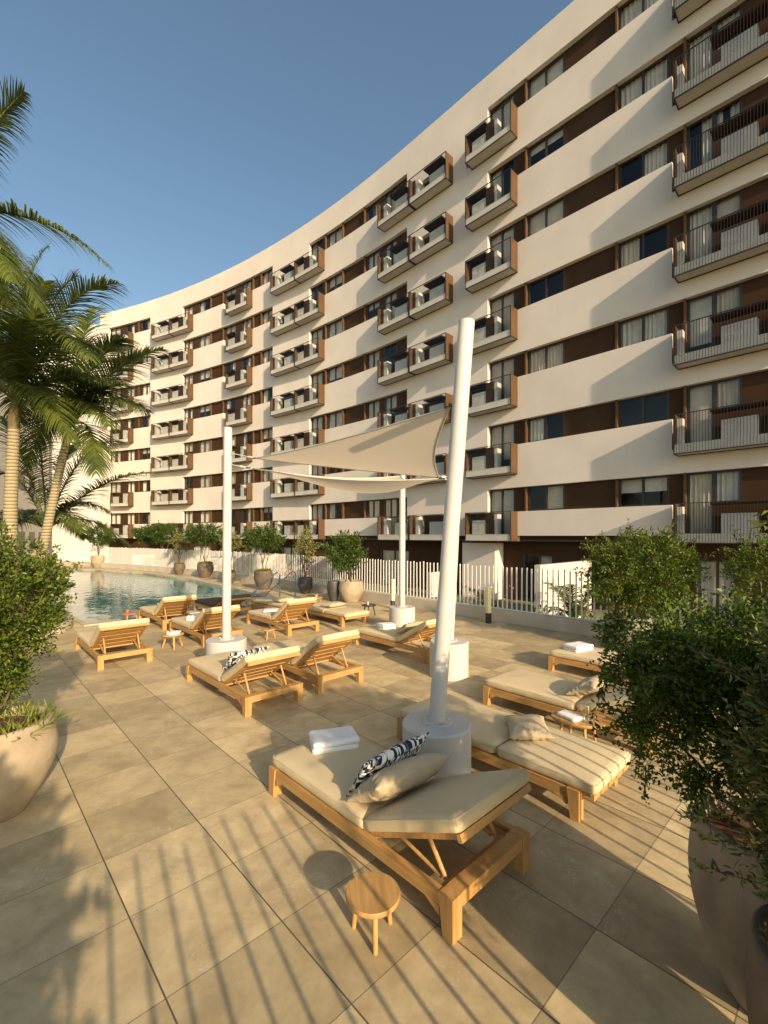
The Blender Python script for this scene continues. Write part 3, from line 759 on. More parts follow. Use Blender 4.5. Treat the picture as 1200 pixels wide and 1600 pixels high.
shrub('potted_shrub', (1.648, 1.559, .67), 'light olive-leaved shrub at the right edge rising in front of the dark shrub', 'shrub',
      [(.12, -.30, .85, .46, .36, .62), (.02, -.34, 1.30, .40, .32, .34), (-.02, -.30, .7, .40, .28, .4), (.0, .05, .15, .20, .2, .18), (.06, .14, .68, .30, .28, .62)],
      [((-.05, 0, .7), .016), ((.15, .05, .8), .018), ((.05, -.1, .6), .014)], 850, 60, .09, .042, .012, M['leaf_olive'], 4, 60)
# near left pot and shrub
pot('clay_planter', (-3.15, 3.66, 0), .41, .74, 'pot_pale', 'large pale stained clay pot at the left edge under the bright green shrub', rim=.375, base=.21, seed=3)
shrub('potted_shrub', (-3.24, 3.66, .66), 'bright green leafy shrub at the left edge in the large pale pot', 'shrub',
      [(.04, .0, 1.10, .46, .5, .50), (.22, .0, .84, .34, .38, .32), (-.15, 0, .55, .4, .4, .42), (.05, 0, .38, .22, .25, .2)],
      [((.3, 0, .9), .02), ((0, .1, 1.0), .024), ((-.2, 0, .8), .02), ((.25, .1, .5), .012)], 420, 56, .09, .036, .016, M['leaf'], 6, 80)
r2 = rng.uniform(0, 1, 500)
ang = rng.uniform(0, 2 * math.pi, 500); rad_ = .2 + .18 * r2
tag(leaves_mesh('low_grass', np.stack([-3.13 + rad_ * np.cos(ang), 3.66 + rad_ * np.sin(ang), np.full(500, .68)], 1), np.stack([np.cos(ang) * .5, np.sin(ang) * .5, np.full(500, 1.)], 1), .13, .012, M['grass']),
    'tuft of pale green grass at the foot of the left shrub', 'grass', kind='stuff')
# shrub behind the photographer whose shade falls in the lower left
pot('clay_planter', (-.72, -.55, 0), .36, .6, 'pot', 'clay pot beside the viewpoint at the end of the near fence', seed=9)
shrub('potted_shrub', (-.72, -.55, .5), 'round shrub beside the viewpoint casting shade on the lower left paving', 'shrub',
      [(0, 0, .8, .68, .6, .85), (.1, 0, .45, .6, .5, .5)], [((0, 0, .8), .03), ((.2, 0, .7), .02)], 950, 46, .12, .07, .035, M['leaf'], 12, 30)

# pots in a row round the pool and along the fence
row = [  # x, y, rmax, h, material, crown centre dz, crown radii, leaf material, label bits
    (4.80, 8.85, .42, .68, 'pot_grey', (.28, 0, .95), (1.0, .85, .76), 'leaf', 'broad bushy shrub on the fence side behind the right sun loungers', 'grey clay pot by the fence behind the right sun loungers', 2.2, None),
    (6.65, 7.7, .42, .6, 'pot', (.1, 0, 1.0), (.75, .75, .75), 'leaf', 'bushy shrub at the right edge in front of the lowest terrace window', 'clay pot by the fence at the far right corner of the deck', 1.2, None),
    (-1.12, 15.35, .43, .72, 'pot_pale', (-.25, 0, 1.05), (.62, .6, .68), 'leaf_far', 'round dark green tree in the big pale pot left of the rear mast', 'big round pale beige pot standing left of the rear mast', 1.0, None),
    (-3.08, 17.6, .30, .62, 'pot_dark', (0, 0, 1.35), (.48, .48, .75), 'leaf_olive', 'thin airy olive tree in the black pot beside the pool rails', 'black pot beside the pool handrails', .25, None),
    (-5.05, 18.9, .39, .78, 'pot_brown', (0, 0, 1.45), (.82, .7, .52), 'leaf_far', 'flat-topped dark tree in the grass-topped pot by the pool rails', 'brown pot with grass on top left of the pool handrails', .9, 1),
    (-7.3, 21.3, .30, .55, 'pot_brown', (0, 0, 1.5), (.55, .5, .5), 'leaf_olive', 'sparse small tree behind the left mast', 'small brown pot partly behind the left mast', .3, 1),
    (-9.6, 24.2, .42, .78, 'pot_brown', (-.1, 0, 1.65), (1.05, .8, .52), 'leaf_far', 'wide-crowned tree just left of the left mast at the far poolside', 'widest brown pot of the far poolside row', .9, 1),
    (-11.9, 26.2, .32, .62, 'pot_brown', (0, 0, 1.3), (.55, .5, .55), 'leaf_olive', 'thin grey-green tree in the smallest pot of the far poolside row', 'smallest brown pot of the far poolside row', .25, 1),
    (-14.1, 28.9, .42, .76, 'pot_brown', (0, 0, 1.7), (1.1, .8, .6), 'leaf_far', 'dense tree in the leftmost brown pot of the far poolside row', 'leftmost brown pot of the far poolside row', .9, 1),
    (-15.9, 30.3, .40, .8, 'pot_pale', (0, 0, 1.6), (.95, .7, .6), 'leaf_far', 'tree in a pale pot behind the leftmost brown pot', 'tall pale pot behind the far end of the pool', .9, None),
    (-20.3, 32, .46, .85, 'pot_pale', (.1, 0, 1.5), (.85, .8, .75), 'leaf_far', 'small dark tree in a pale pot before the end of the facade', 'pale pot standing alone at the far left end of the pool', .8, None)]
for i, (x, y, rm, h, mk, cc, cr, lm, tl, plb, dens, cov) in enumerate(row):
    pot('clay_planter', (x, y, 0), rm, h, mk, plb, 'pots along the fence and round the pool', seed=20 + i, cover=cov)
    vol = cr[0] * cr[1] * cr[2]; scale = .05 if y > 12 else .045
    ncl = int(420 * dens * vol ** .66) + 20; nl = 30
    e1 = (*cc, *cr); e2 = (cc[0] + cr[0] * .35, cc[1], cc[2] - cr[2] * .35, cr[0] * .55, cr[1] * .55, cr[2] * .55)
    e3 = (cc[0] - cr[0] * .4, cc[1], cc[2] + cr[2] * .05, cr[0] * .55, cr[1] * .6, cr[2] * .6)
    shrub('potted_tree', (x, y, h - .08), tl, 'tree', [e1, e2, e3], [((cc[0] * .6, 0, cc[2] * .9), .028), ((cc[0] + cr[0] * .4, 0, cc[2]), .02), ((cc[0] - cr[0] * .4, .1, cc[2]), .02)],
          ncl, nl, .13, scale * (1 + .04 * y * .5), scale * .5 * (1 + .04 * y * .5), M[lm], 30 + i, 24, 'trees in pots along the fence and round the pool')
# the narrow dark pot beside the big pale one
pot('clay_planter', (-1.74, 15.5, 0), .22, .70, 'pot_dark', 'narrow dark pot touching the big round pale pot', seed=50)

# garden planting beyond the fence
gc, gn = [], []
for s in np.arange(-3, 42, .35):
    for _ in range(2):
        o_ = rng.uniform(5.6, 7.2); p = F(float(s) + rng.uniform(-.2, .2), o_)
        hgt = rng.uniform(.25, .9); k = 55
        q = rng.normal(0, 1, (k, 3)) * np.array([.28, .28, hgt * .4]); gc.append(np.array([p.x, p.y, GZ + hgt * .5]) + q); gn.append(q + [0, 0, .3])
tag(leaves_mesh('flower_bed_greenery', np.concatenate(gc), np.concatenate(gn), .12, .05, M['leaf']), 'low green planting in the gardens just beyond the white picket fence', 'plants', kind='stuff')
gc, gn = [], []
for s, kk in [(14.0, 26), (14.6, 30), (17.5, 8), (2.5, 5), (4, 4)]:
    p = F(s, 6.7); q = rng.normal(0, 1, (kk * 5, 3)) * np.array([.45, .3, .16]); gc.append(np.array([p.x, p.y, GZ + 1.15 + rng.uniform(-.1, .15)]) + q); gn.append(q)
tag(leaves_mesh('pink_blossom', np.concatenate(gc), np.concatenate(gn), .07, .06, M['flower']), 'pink flowers in the garden beds behind the picket fence', 'flowers', kind='stuff')
def tuft_positions(): return None

# ------------------------------------------------------------ palms
def frond(mb, rb, p0, c, p1, ll=.55, n=46, seed=0):
    r_ = random.Random(seed); p0, c, p1 = Vector(p0), Vector(c), Vector(p1)
    bez = lambda t_: p0 * (1 - t_) ** 2 + c * 2 * t_ * (1 - t_) + p1 * t_ * t_
    pts = [bez(i / 14) for i in range(15)]
    rb.tube(pts, [.024 * (1 - i / 15) + .003 for i in range(15)], 5, False)
    for i in range(n):
        t_ = .14 + .86 * (i + r_.random() * .6) / n; p = bez(t_); tg = (bez(min(1, t_ + .01)) - bez(t_ - .01)).normalized()
        side = tg.cross(Vector((0, 0, 1)))
        if side.length < .05: side = Vector((1, 0, 0))
        side.normalize(); upv = side.cross(tg)
        L_ = ll * (math.sin(math.pi * (t_ * .86 + .12)) ** .6) * r_.uniform(.85, 1.12)
        for sg in (-1, 1):
            fwd = .45 + .9 * t_
            d_ = (side * sg + tg * fwd + upv * r_.uniform(.05, .45)).normalized(); wdt = .0145 * r_.uniform(.8, 1.3)
            q = p.copy(); vs = []; fs = []
            wv_ = d_.cross(upv).normalized()
            for j in range(5):
                ww = wdt * (1 - (j / 4) ** 1.7) + .001
                vs += [q - wv_ * ww, q + wv_ * ww]
                d_ = (d_ + Vector((0, 0, -.10 - .09 * j)) * r_.uniform(.8, 1.2)).normalized(); q = q + d_ * L_ / 4
            fs = [(2 * j, 2 * j + 1, 2 * j + 3, 2 * j + 2) for j in range(4)]
            mb.add(vs, fs)
def P(px, py, y): return Vector(((px - 600) * y / 704, y, 2.25 + (837 - py) * y / 704))
def palm(label, base, top, rad, fronds, ll, seed, shaft=.9):
    root = empty('palm_tree', base, 0, label, 'palm'); base = Vector(base); top = Vector(top)
    tb = MB(); pts = [(base.lerp(top, i / 10) - base) for i in range(11)]
    for i, p in enumerate(pts): p.x += math.sin(i / 10 * math.pi) * -.05
    tb.tube(pts, [rad * (1.25 - .4 * i / 10) for i in range(11)], 16); tb.build('trunk', M['palm_trunk'], root, True)
    dirn = (top - base).normalized(); sh = MB(); e_ = top - base
    sh.tube([e_ - dirn * .02, e_ + dirn * shaft * .35, e_ + dirn * shaft], [rad * .86, rad * .9, rad * .4], 14); sh.build('crownshaft', M['shaft'], root, True)
    o0 = e_ + dirn * shaft * .9
    for i, (c_, t_) in enumerate(fronds):
        f_ = MB(); rb = MB()
        frond(f_, f_, o0, Vector(c_) - base, Vector(t_) - base, ll, 66, seed * 50 + i)
        f_.build('frond', M['palm'], root)
    return root
def rand_fronds(o, n, L_, seed, zlo=-.9, zhi=1.0, az0=0, az1=360):
    r_ = random.Random(seed); out = []
    for i in range(n):
        az = R(az0 + (az1 - az0) * (i + r_.uniform(.1, .9)) / n); l = L_ * r_.uniform(.8, 1.1); z = r_.uniform(zlo, zhi)
        dx, dy = math.cos(az), math.sin(az)
        out.append(((o[0] + dx * l * .45, o[1] + dy * l * .45, o[2] + l * .42 + z * .45), (o[0] + dx * l * .9, o[1] + dy * l * .9, o[2] + z)))
    return out
b1 = (-8.12, 9.8, 0); t1 = P(22, 668, 9.8); o1 = P(24, 620, 9.8)
palm('palm with thick ringed upright trunk at the left edge', b1, t1, .125,
     [(P(90, 440, 9.6), P(185, 442, 9.3)), (P(30, 420, 9.9), P(75, 385, 10.3)), (P(-40, 450, 9.5), P(-120, 520, 9)), (P(80, 500, 10.5), P(150, 545, 11)), (P(-30, 560, 9), P(-90, 700, 8.8)), (P(60, 560, 9.2), P(110, 690, 8.8)), (P(10, 430, 10), P(5, 400, 11.3)), (P(100, 470, 9.0), P(140, 560, 8.3))]
     + [(P(60, 470, 10.2), P(120, 430, 10.6)), (P(0, 480, 10.2), P(-40, 400, 10.6)), (P(110, 560, 9.6), P(170, 600, 9.3)), (P(50, 500, 9.2), P(70, 440, 8.8))] + rand_fronds(o1, 6, 2.3, 3, -.6, 1.2), .92, 1, .62)
b2 = (-8.35, 10.6, 0); t2 = P(103, 694, 10.6); o2_ = P(108, 655, 10.6)
palm('palm with slender leaning ringed trunk right of the upright palm', b2, t2, .095,
     [(P(165, 560, 10.3), P(255, 545, 10)), (P(150, 600, 10.2), P(220, 640, 9.6)), (P(165, 590, 11), P(225, 560, 11.8)), (P(120, 520, 10.8), P(150, 480, 11.5)), (P(70, 560, 10.5), P(20, 640, 10)), (P(150, 640, 10), P(150, 740, 9.6)), (P(80, 600, 11), P(40, 740, 11.5))]
     + [(P(140, 540, 10.4), P(200, 530, 10.2)), (P(90, 540, 10.6), P(80, 500, 11)), (P(140, 600, 10.1), P(200, 600, 9.7))] + rand_fronds(o2_, 4, 2.0, 5, -.6, .9), .88, 2, .5)
b3 = (-9.5, 11.2, 0); t3 = P(62, 850, 12.0); o3 = P(62, 835, 12)
palm('low palm whose long frond reaches right below the leaning palm', b3, t3, .09,
     [(P(150, 740, 11.6), P(240, 738, 11.2)), (P(60, 640, 12), P(50, 600, 12.4)), (P(110, 760, 12), P(170, 800, 12)), (P(120, 680, 12), P(190, 690, 12.6)), (P(20, 700, 12), P(-20, 760, 11.5)), (P(90, 700, 12), P(130, 690, 13)), (P(30, 680, 12), P(0, 650, 12.5))]
     + rand_fronds(o3, 7, 2.2, 8, -.5, 1.0), .72, 3, .5)
b0 = (-7.1, 7.0, 0); o0_ = P(-90, 330, 7.0); t0 = P(-90, 410, 7.0)
palm('tall palm left of the photo whose fronds hang over the sky', b0, t0, .13,
     [(P(75, 318, 7.0), P(168, 414, 6.8)), (P(-40, 215, 7.0), P(38, 143, 7.2)), (P(0, 330, 7), P(60, 480, 6.8)), (P(-40, 300, 6.6), P(20, 440, 6.2))] + rand_fronds(o0_, 5, 2.4, 9, -.8, 1, 90, 270), .70, 4, .9)
bed = MB(); bed.lathe([(1.35, 0.004), (1.35, .2), (1.22, .2), (1.22, .14)], 40, wob=.03); bed.lathe([(1.23, .14), (.01, .16)], 30)
bo = bed.build('planting_bed', [M['curb']], None, False, (-8.75, 10.3, 0)); tag(bo, 'round raised planting bed that holds the palms at the left', 'planting bed')
gc = []; k = 3600
a_ = rng.uniform(0, 2 * math.pi, k); q = np.sqrt(rng.uniform(0, 1, k)) * 1.2
hc = rng.uniform(0, 1, k) ** .8 * (.6 + .9 * np.abs(np.sin(a_ * 3 + q * 2)))
tag(leaves_mesh('underplanting', np.stack([-8.75 + q * np.cos(a_), 10.3 + q * np.sin(a_), .15 + hc], 1), np.stack([np.cos(a_), np.sin(a_), np.ones(k) * .6], 1), .16, .05, M['leaf']), 'low bushy planting round the foot of the palms', 'plants', kind='stuff')
# small palm in the garden behind the fence
gp = F(X2S(897, 5.4), 5.4, GZ); root = empty('garden_palm', gp, 0, 'small feathery palm seen through the white pickets at the right', 'palm')
for i, (c_, t_) in enumerate(rand_fronds((0, 0, .9), 14, 1.15, 44, -.35, .9)):
    f_ = MB(); frond(f_, f_, (0, 0, .55), c_, t_, .38, 26, 700 + i); f_.build('frond', M['palm'], root)
q = MB(); q.tube([(0, 0, 0), (0, 0, .6)], [.16, .12], 10); q.build('trunk', M['palm_trunk'], root, True)
gp = F(X2S(762, 5.6), 5.6, GZ); root = empty('garden_palm', gp, 0, 'small feathery palm behind the pickets beside the tall bollard lamp', 'palm')
for i, (c_, t_) in enumerate(rand_fronds((0, 0, .8), 9, .9, 45, -.3, .8)):
    f_ = MB(); frond(f_, f_, (0, 0, .5), c_, t_, .32, 22, 800 + i); f_.build('frond', M['palm'], root)
q = MB(); q.tube([(0, 0, 0), (0, 0, .55)], [.13, .1], 10); q.build('trunk', M['palm_trunk'], root, True)

# ------------------------------------------------------------ cushions, pillows
CT = .098
def cushion(lx, ly, lz, r=.035, seed=0, crown=.012, nx=16, ny=26, nz=5):
    vs = {}; mb = MB(); idx = {}
    def vert(i, j, k):
        key = (i, j, k)
        if key in idx: return idx[key]
        p = Vector((-lx / 2 + lx * i / nx, -ly / 2 + ly * j / ny, lz * k / nz))
        q = Vector((max(-lx / 2 + r, min(lx / 2 - r, p.x)), max(-ly / 2 + r, min(ly / 2 - r, p.y)), max(r, min(lz - r, p.z))))
        d_ = p - q
        if d_.length > 1e-6: p = q + d_.normalized() * r
        u_, v__ = 2 * p.x / lx, 2 * p.y / ly
        if k > nz / 2: p.z += crown * (1 - u_ ** 2) * (1 - v__ ** 2) * 2 + .004 * noise.noise(Vector((p.x * 6, p.y * 6, seed)))
        e_ = max(abs(u_), abs(v__))
        if e_ > .9: 
            w_ = .005 * noise.noise(Vector((p.x * 16, p.y * 16, p.z * 10 + seed)))
            p.x += w_ * (1 if p.x > 0 else -1); p.y += w_ * (1 if p.y > 0 else -1)
        idx[key] = len(mb.v); mb.v.append(tuple(p)); return idx[key]
    def q_(a_, b_, c_, d_): mb.f.append((a_, b_, c_, d_)); mb.m.append(0)
    for i in range(nx):
        for j in range(ny):
            q_(vert(i, j, 0), vert(i, j + 1, 0), vert(i + 1, j + 1, 0), vert(i + 1, j, 0)); q_(vert(i, j, nz), vert(i + 1, j, nz), vert(i + 1, j + 1, nz), vert(i, j + 1, nz))
    for i in range(nx):
        for k in range(nz):
            q_(vert(i, 0, k), vert(i + 1, 0, k), vert(i + 1, 0, k + 1), vert(i, 0, k + 1)); q_(vert(i, ny, k), vert(i, ny, k + 1), vert(i + 1, ny, k + 1), vert(i + 1, ny, k))
    for j in range(ny):
        for k in range(nz):
            q_(vert(0, j, k), vert(0, j, k + 1), vert(0, j + 1, k + 1), vert(0, j + 1, k)); q_(vert(nx, j, k), vert(nx, j + 1, k), vert(nx, j + 1, k + 1), vert(nx, j, k + 1))
    return mb
def piping(lx, ly, z, r=.035, rad=.0045):
    pts = []
    for cx, cy, a0 in ((lx / 2 - r, ly / 2 - r, 0), (-lx / 2 + r, ly / 2 - r, 90), (-lx / 2 + r, -ly / 2 + r, 180), (lx / 2 - r, -ly / 2 + r, 270)):
        for a_ in (0, 30, 60, 90): pts.append((cx + (r - .006) * math.cos(R(a0 + a_)), cy + (r - .006) * math.sin(R(a0 + a_)), z))
    pts.append(pts[0]); mb = MB(); mb.tube(pts, rad, 5, False); return mb
def pillow_mb(lx, ly, t_, seed, n=30):
    mb = MB()
    def pt(u_, v__, sg):
        pin = 1 - .10 * (1 - abs(v__) ** 2) * abs(u_) ** 3; pin2 = 1 - .10 * (1 - abs(u_) ** 2) * abs(v__) ** 3
        x = u_ * lx / 2 * pin; y = v__ * ly / 2 * pin2
        th_ = t_ / 2 * ((1 - abs(u_) ** 2.6) * (1 - abs(v__) ** 2.6)) ** .55
        e_ = max(abs(u_), abs(v__))
        th_ *= 1 + .10 * noise.noise(Vector((u_ * 2, v__ * 2, seed)))
        wr = .014 * (e_ ** 2) * noise.noise(Vector((u_ * 7 * (1 if abs(v__) > abs(u_) else .3), v__ * 7 * (1 if abs(u_) > abs(v__) else .3), seed + sg)))
        th_ += wr * (1 if e_ < .985 else 0) * 1.6
        return (x, y, sg * max(th_, .004))
    for sg in (-1, 1):
        o = len(mb.v)
        for i in range(n + 1):
            for j in range(n + 1): mb.v.append(pt(-1 + 2 * i / n, -1 + 2 * j / n, sg))
        for i in range(n):
            for j in range(n):
                f_ = (o + i * (n + 1) + j, o + (i + 1) * (n + 1) + j, o + (i + 1) * (n + 1) + j + 1, o + i * (n + 1) + j + 1)
                mb.f.append(f_ if sg > 0 else f_[::-1]); mb.m.append(0)
    N2 = (n + 1) ** 2; e_ = [(i, 0) for i in range(n)] + [(n, j) for j in range(n)] + [(n - i, n) for i in range(n)] + [(0, n - j) for j in range(n)]
    for a_, b_ in zip(e_, e_[1:] + e_[:1]):
        i0, i1 = a_[0] * (n + 1) + a_[1], b_[0] * (n + 1) + b_[1]; mb.f.append((i0, i1, i1 + N2, i0 + N2)); mb.m.append(0)
    return mb

# ------------------------------------------------------------ sun loungers: local +y runs from foot to head
def make_lounger(label, d, v, back=22, brown_=False, drz=0, seed=0):
    root = empty('sun_lounger', (*dv(d, v), 0), math.atan2(DV.x, -DV.y) + drz, label, 'sun lounger', 'sun loungers set out on the deck')
    fz0, fz1 = .155, .235; W = .41
    f = MB()
    f.box(-W, -W + .045, -.93, .93, fz0, fz1); f.box(W - .045, W, -.93, .93, fz0, fz1)
    f.build('side_rail', M['teak'], root)
    f = MB(); f.box(-W + .05, W - .05, -.995, -.925, fz0 + .01, fz1 + .003); f.build('foot_beam', M['teakx'], root)
    f = MB(); f.box(-W + .05, W - .05, .90, 1.0, fz0 + .005, fz1 + .004); f.build('head_beam', M['teakx'], root)
    s_ = MB()
    for i in range(11):
        y = -.89 + i * .112; s_.box(-W + .046, W - .046, y, y + .07, fz1 - .03, fz1 - .008)
    s_.build('slat_base', M['teakx'], root)
    for sx in (-1, 1):
        for sy in (-1, 1):
            l = MB(); x0, x1 = (sx * (W + .012), sx * (W - .078)); yo = sy * 1.004; yi = sy * .905; yb = sy * .935
            x0, x1 = min(x0, x1), max(x0, x1)
            ya, yb2 = sorted((yo, yi)); yc, yd = sorted((yo, yb))
            l.hexa([(x0, yc, 0), (x1, yc, 0), (x1, yd, 0), (x0, yd, 0)], [(x0, ya, fz1 + .006), (x1, ya, fz1 + .006), (x1, yb2, fz1 + .006), (x0, yb2, fz1 + .006)])
            # slanting brace that widens the leg under the rail
            ym = sy * .80
            q = sorted((yi, ym))
            l.hexa([(x0 + .008, yi if sy > 0 else yi, .10), (x1 - .008, yi, .10), (x1 - .008, yi - sy * .005, .10), (x0 + .008, yi - sy * .005, .10)],
                   [(x0 + .008, yi, fz0 + .002), (x1 - .008, yi, fz0 + .002), (x1 - .008, ym, fz0 + .002), (x0 + .008, ym, fz0 + .002)])
            l.build('leg', M['teakz'], root)
    hy = .24; BL = .865; mt_ = M['cushion_brown'] if brown_ else M['cushion']
    lyf = hy + 1.0 - .01
    c = cushion(.80, lyf, CT, .036, seed); mo = c.build('mattress', mt_, root, 'all', (0, -1.0 + lyf / 2 - .005, fz1))
    piping(.80, lyf, CT - .016).build('piping', mt_, mo, True, (0, 0, 0)); 
    Rb = Matrix.Translation((0, hy, fz1)) @ Matrix.Rotation(R(back), 4, 'X')
    bf = MB()
    bf.box(-W + .05, -W + .09, 0.0, BL - .03, -.035, -.003, Rb); bf.box(W - .09, W - .05, 0.0, BL - .03, -.035, -.003, Rb)
    for i in range(4):
        y = .03 + i * .185; bf.box(-W + .092, W - .092, y, y + .135, -.026, -.004, Rb)
    bf.box(-W + .03, W - .03, BL - .029, BL - .0, -.045, -.001, Rb)
    bf.build('backrest_frame', M['teakx'], root)
    c = cushion(.80, BL + .02, CT, .036, seed + 5); bo_ = c.build('back_cushion', mt_, root, 'all')
    bo_.matrix_basis = Rb @ Matrix.Translation((0, BL / 2 + .012, 0.0))
    piping(.80, BL + .02, CT - .016).build('piping', mt_, bo_, True)
    if back > 6:
        st = MB(); yb = hy + .50 * math.cos(R(back)); zb = fz1 + .50 * math.sin(R(back)) - .04; ye = min(.86, yb + .16)
        for sx in (-1, 1): st.tube([(sx * .27, yb, zb), (sx * .27, ye, fz0 + .02)], .014, 8); st.tube([(sx * .27, hy + .2 * math.cos(R(back)), fz1 + .2 * math.sin(R(back)) - .04), (sx * .27, ye - .05, fz0 + .04)], .012, 8)
        st.tube([(-W + .05, ye, fz0 + .03), (W - .05, ye, fz0 + .03)], .016, 10)
        st.build('support_strut', M['teakx'], root, True)
        rk = MB()
        for sx in (-1, 1):
            rk.box(sx * .35 - .015, sx * .35 + .015, .45, .90, fz0 + .01, fz0 + .05)
        rk.build('ratchet_rail', M['teak'], root)
    return root
def on_lounger(ld, lv, lx, ly, drz=0):
    """local point on a lounger at (d,v) -> world xy"""
    a_ = -DV; r_ = VV; p = dv(ld, lv)
    # local y -> a, local x -> a rotated by -90deg (right hand of a)
    xr = Vector((a_.y, -a_.x)); return p + a_ * ly + xr * lx
LZ = math.atan2(DV.x, -DV.y)
def dvof(x, y): p = Vector((x, y)); return p.dot(DV), p.dot(VV)
MT = .235 + CT + .008
specs = {
 'L1': ((-.009, 3.49), 25, 'nearest teak sun lounger, its raised head end towards the viewer beside the round stool'),
 'L2': ((1.141, 4.547), 0, 'flat teak sun lounger right of the front mast with striped shade and one sand pillow'),
 'L3': ((2.318, 5.583), 20, 'teak sun lounger behind the side table with the carafe, its head under the shrub'),
 'L4': ((3.74, 7.09), 14, 'teak sun lounger at the right whose foot end holds two white towels'),
 'L5': ((-2.10, 6.59), 30, 'teak sun lounger in front of the left mast with the patterned pillow'),
 'L6': ((-1.316, 7.40), 34, 'teak sun lounger immediately right of the one with the patterned pillow'),
 'L7': ((-5.15, 8.52), 32, 'teak sun lounger standing alone at the far left of the deck'),
 'L8': ((-5.64, 11.72), 32, 'teak sun lounger nearest the pool corner behind the small red table'),
 'L9': ((-4.02, 10.07), 32, 'teak sun lounger partly hidden behind the left mast with a crumpled towel'),
 'L10': ((-2.53, 11.1), 34, 'teak sun lounger right of the left mast with a flat white towel on its seat'),
 'L11': ((-3.16, 13.4), 0, 'flat teak sun lounger behind the one right of the left mast'),
 'L12': ((-1.42, 12.1), 0, 'flat teak sun lounger in front of the big round pale pot'),
 'L13': ((-4.75, 13.15), 20, 'sun lounger with dark brown cushions beside the pool behind the left mast'),
 'L14': ((.37, 8.9), 30, 'teak sun lounger before the rear mast with a towel and a dark pillow')}
LD = {}
for i, (k, ((x, y), bk, lab)) in enumerate(specs.items()):
    d_, v_2 = dvof(x, y); LD[k] = (d_, v_2, bk)
    make_lounger(lab, d_, v_2, bk, k == 'L13', 0, i * 3.1)
def place(o, key, lx, ly, z, rx=0, ry=0, rz=0):
    p = on_lounger(LD[key][0], LD[key][1], lx, ly); o.location = (p.x, p.y, z)
    o.rotation_euler = (Matrix.Rotation(LZ + rz, 4, 'Z') @ Matrix.Rotation(ry, 4, 'Y') @ Matrix.Rotation(rx, 4, 'X')).to_euler()
def pillow(key, lx, ly, z, rx, rz, size, mk, label, seed):
    o_ = pillow_mb(*size, seed).build('pillow', M[mk], None, 'all'); tag(o_, label, 'pillow'); place(o_, key, lx, ly, z, rx, 0, rz); return o_
pillow('L1', -.03, .04, MT + .15, R(57), R(2), (.72, .38, .13), 'print', 'navy and white triangle-print pillow on the nearest lounger', 1)
pillow('L1', .03, .22, MT + .135, R(34), R(-4), (.74, .42, .20), 'pillow', 'plump sand-coloured pillow leaning on the nearest lounger backrest', 2)
pillow('L2', -.06, .30, MT + .055, R(4), R(38), (.50, .40, .15), 'pillow', 'creased sand-coloured pillow on the flat lounger right of the front mast', 3)
pillow('L3', .0, .24, MT + .12, R(26), 0, (.66, .36, .16), 'pillow', 'sand-coloured pillow on the lounger behind the carafe table', 4)
pillow('L5', -.04, .10, MT + .13, R(50), 0, (.64, .36, .13), 'print', 'black and white patterned pillow on the lounger before the left mast', 5)
pillow('L14', .0, .22, MT + .13, R(36), 0, (.6, .34, .15), 'pillow', 'sand-coloured pillow on the lounger before the rear mast', 6)
pillow('L11', .1, .5, MT + .07, 0, .1, (.6, .36, .14), 'pillow', 'sand-coloured pillow on the flat lounger behind the left mast group', 7)
pillow('L12', .0, .1, MT + .07, 0, .1, (.6, .36, .14), 'pillow', 'sand-coloured pillow on the flat lounger before the big pale pot', 8)
pillow('L8', .05, .2, MT + .12, R(38), 0, (.58, .34, .14), 'pillow', 'sand-coloured pillow on the lounger at the pool corner', 9)
def towel(loc, rz, lx, ly, h, label, seed, crump=0.0):
    mb = cushion(lx, ly, h, h * .42, seed, .0, 12, 12, 3)
    if crump: mb.v = [(x, y, z + (crump * (.5 + noise.noise(Vector((x * 9, y * 9, seed)))) if z > h * .4 else 0)) for x, y, z in mb.v]
    o_ = mb.build('towel', M['towel'], None, 'all'); tag(o_, label, 'towel')
    # fold line layers
    e_ = piping(lx * .998, ly * .998, h * .5, h * .42, h * .07); e_.build('fold', M['towel'], o_, True)
    o_.location = loc; o_.rotation_euler.z = rz; return o_
def towels(key, lx, ly, n, size, lab, rz=.1, crump=0):
    p = on_lounger(LD[key][0], LD[key][1], lx, ly)
    for i in range(n): towel((p.x, p.y, MT - .012 + .055 * i), LZ + rz + .06 * i, size[0], size[1], .058, lab[i], i + p.x, crump)
towels('L1', -.10, -.76, 2, (.30, .42), ['lower white folded towel on the foot end of the nearest lounger', 'upper white folded towel on the foot end of the nearest lounger'], R(62))
towels('L4', .05, -.66, 2, (.30, .40), ['lower white towel on the lounger at the right edge of the deck', 'upper white towel on the lounger at the right edge of the deck'], R(70))
towels('L14', -.02, -.50, 2, (.28, .36), ['lower white towel on the lounger before the rear mast', 'upper white towel on the lounger before the rear mast'], R(60))
towels('L10', .0, -.45, 1, (.34, .42), ['flat white towel on the lounger right of the left mast'], R(60))
towels('L9', .0, -.3, 1, (.42, .40), ['crumpled white towel on the lounger behind the left mast'], R(40), .08)

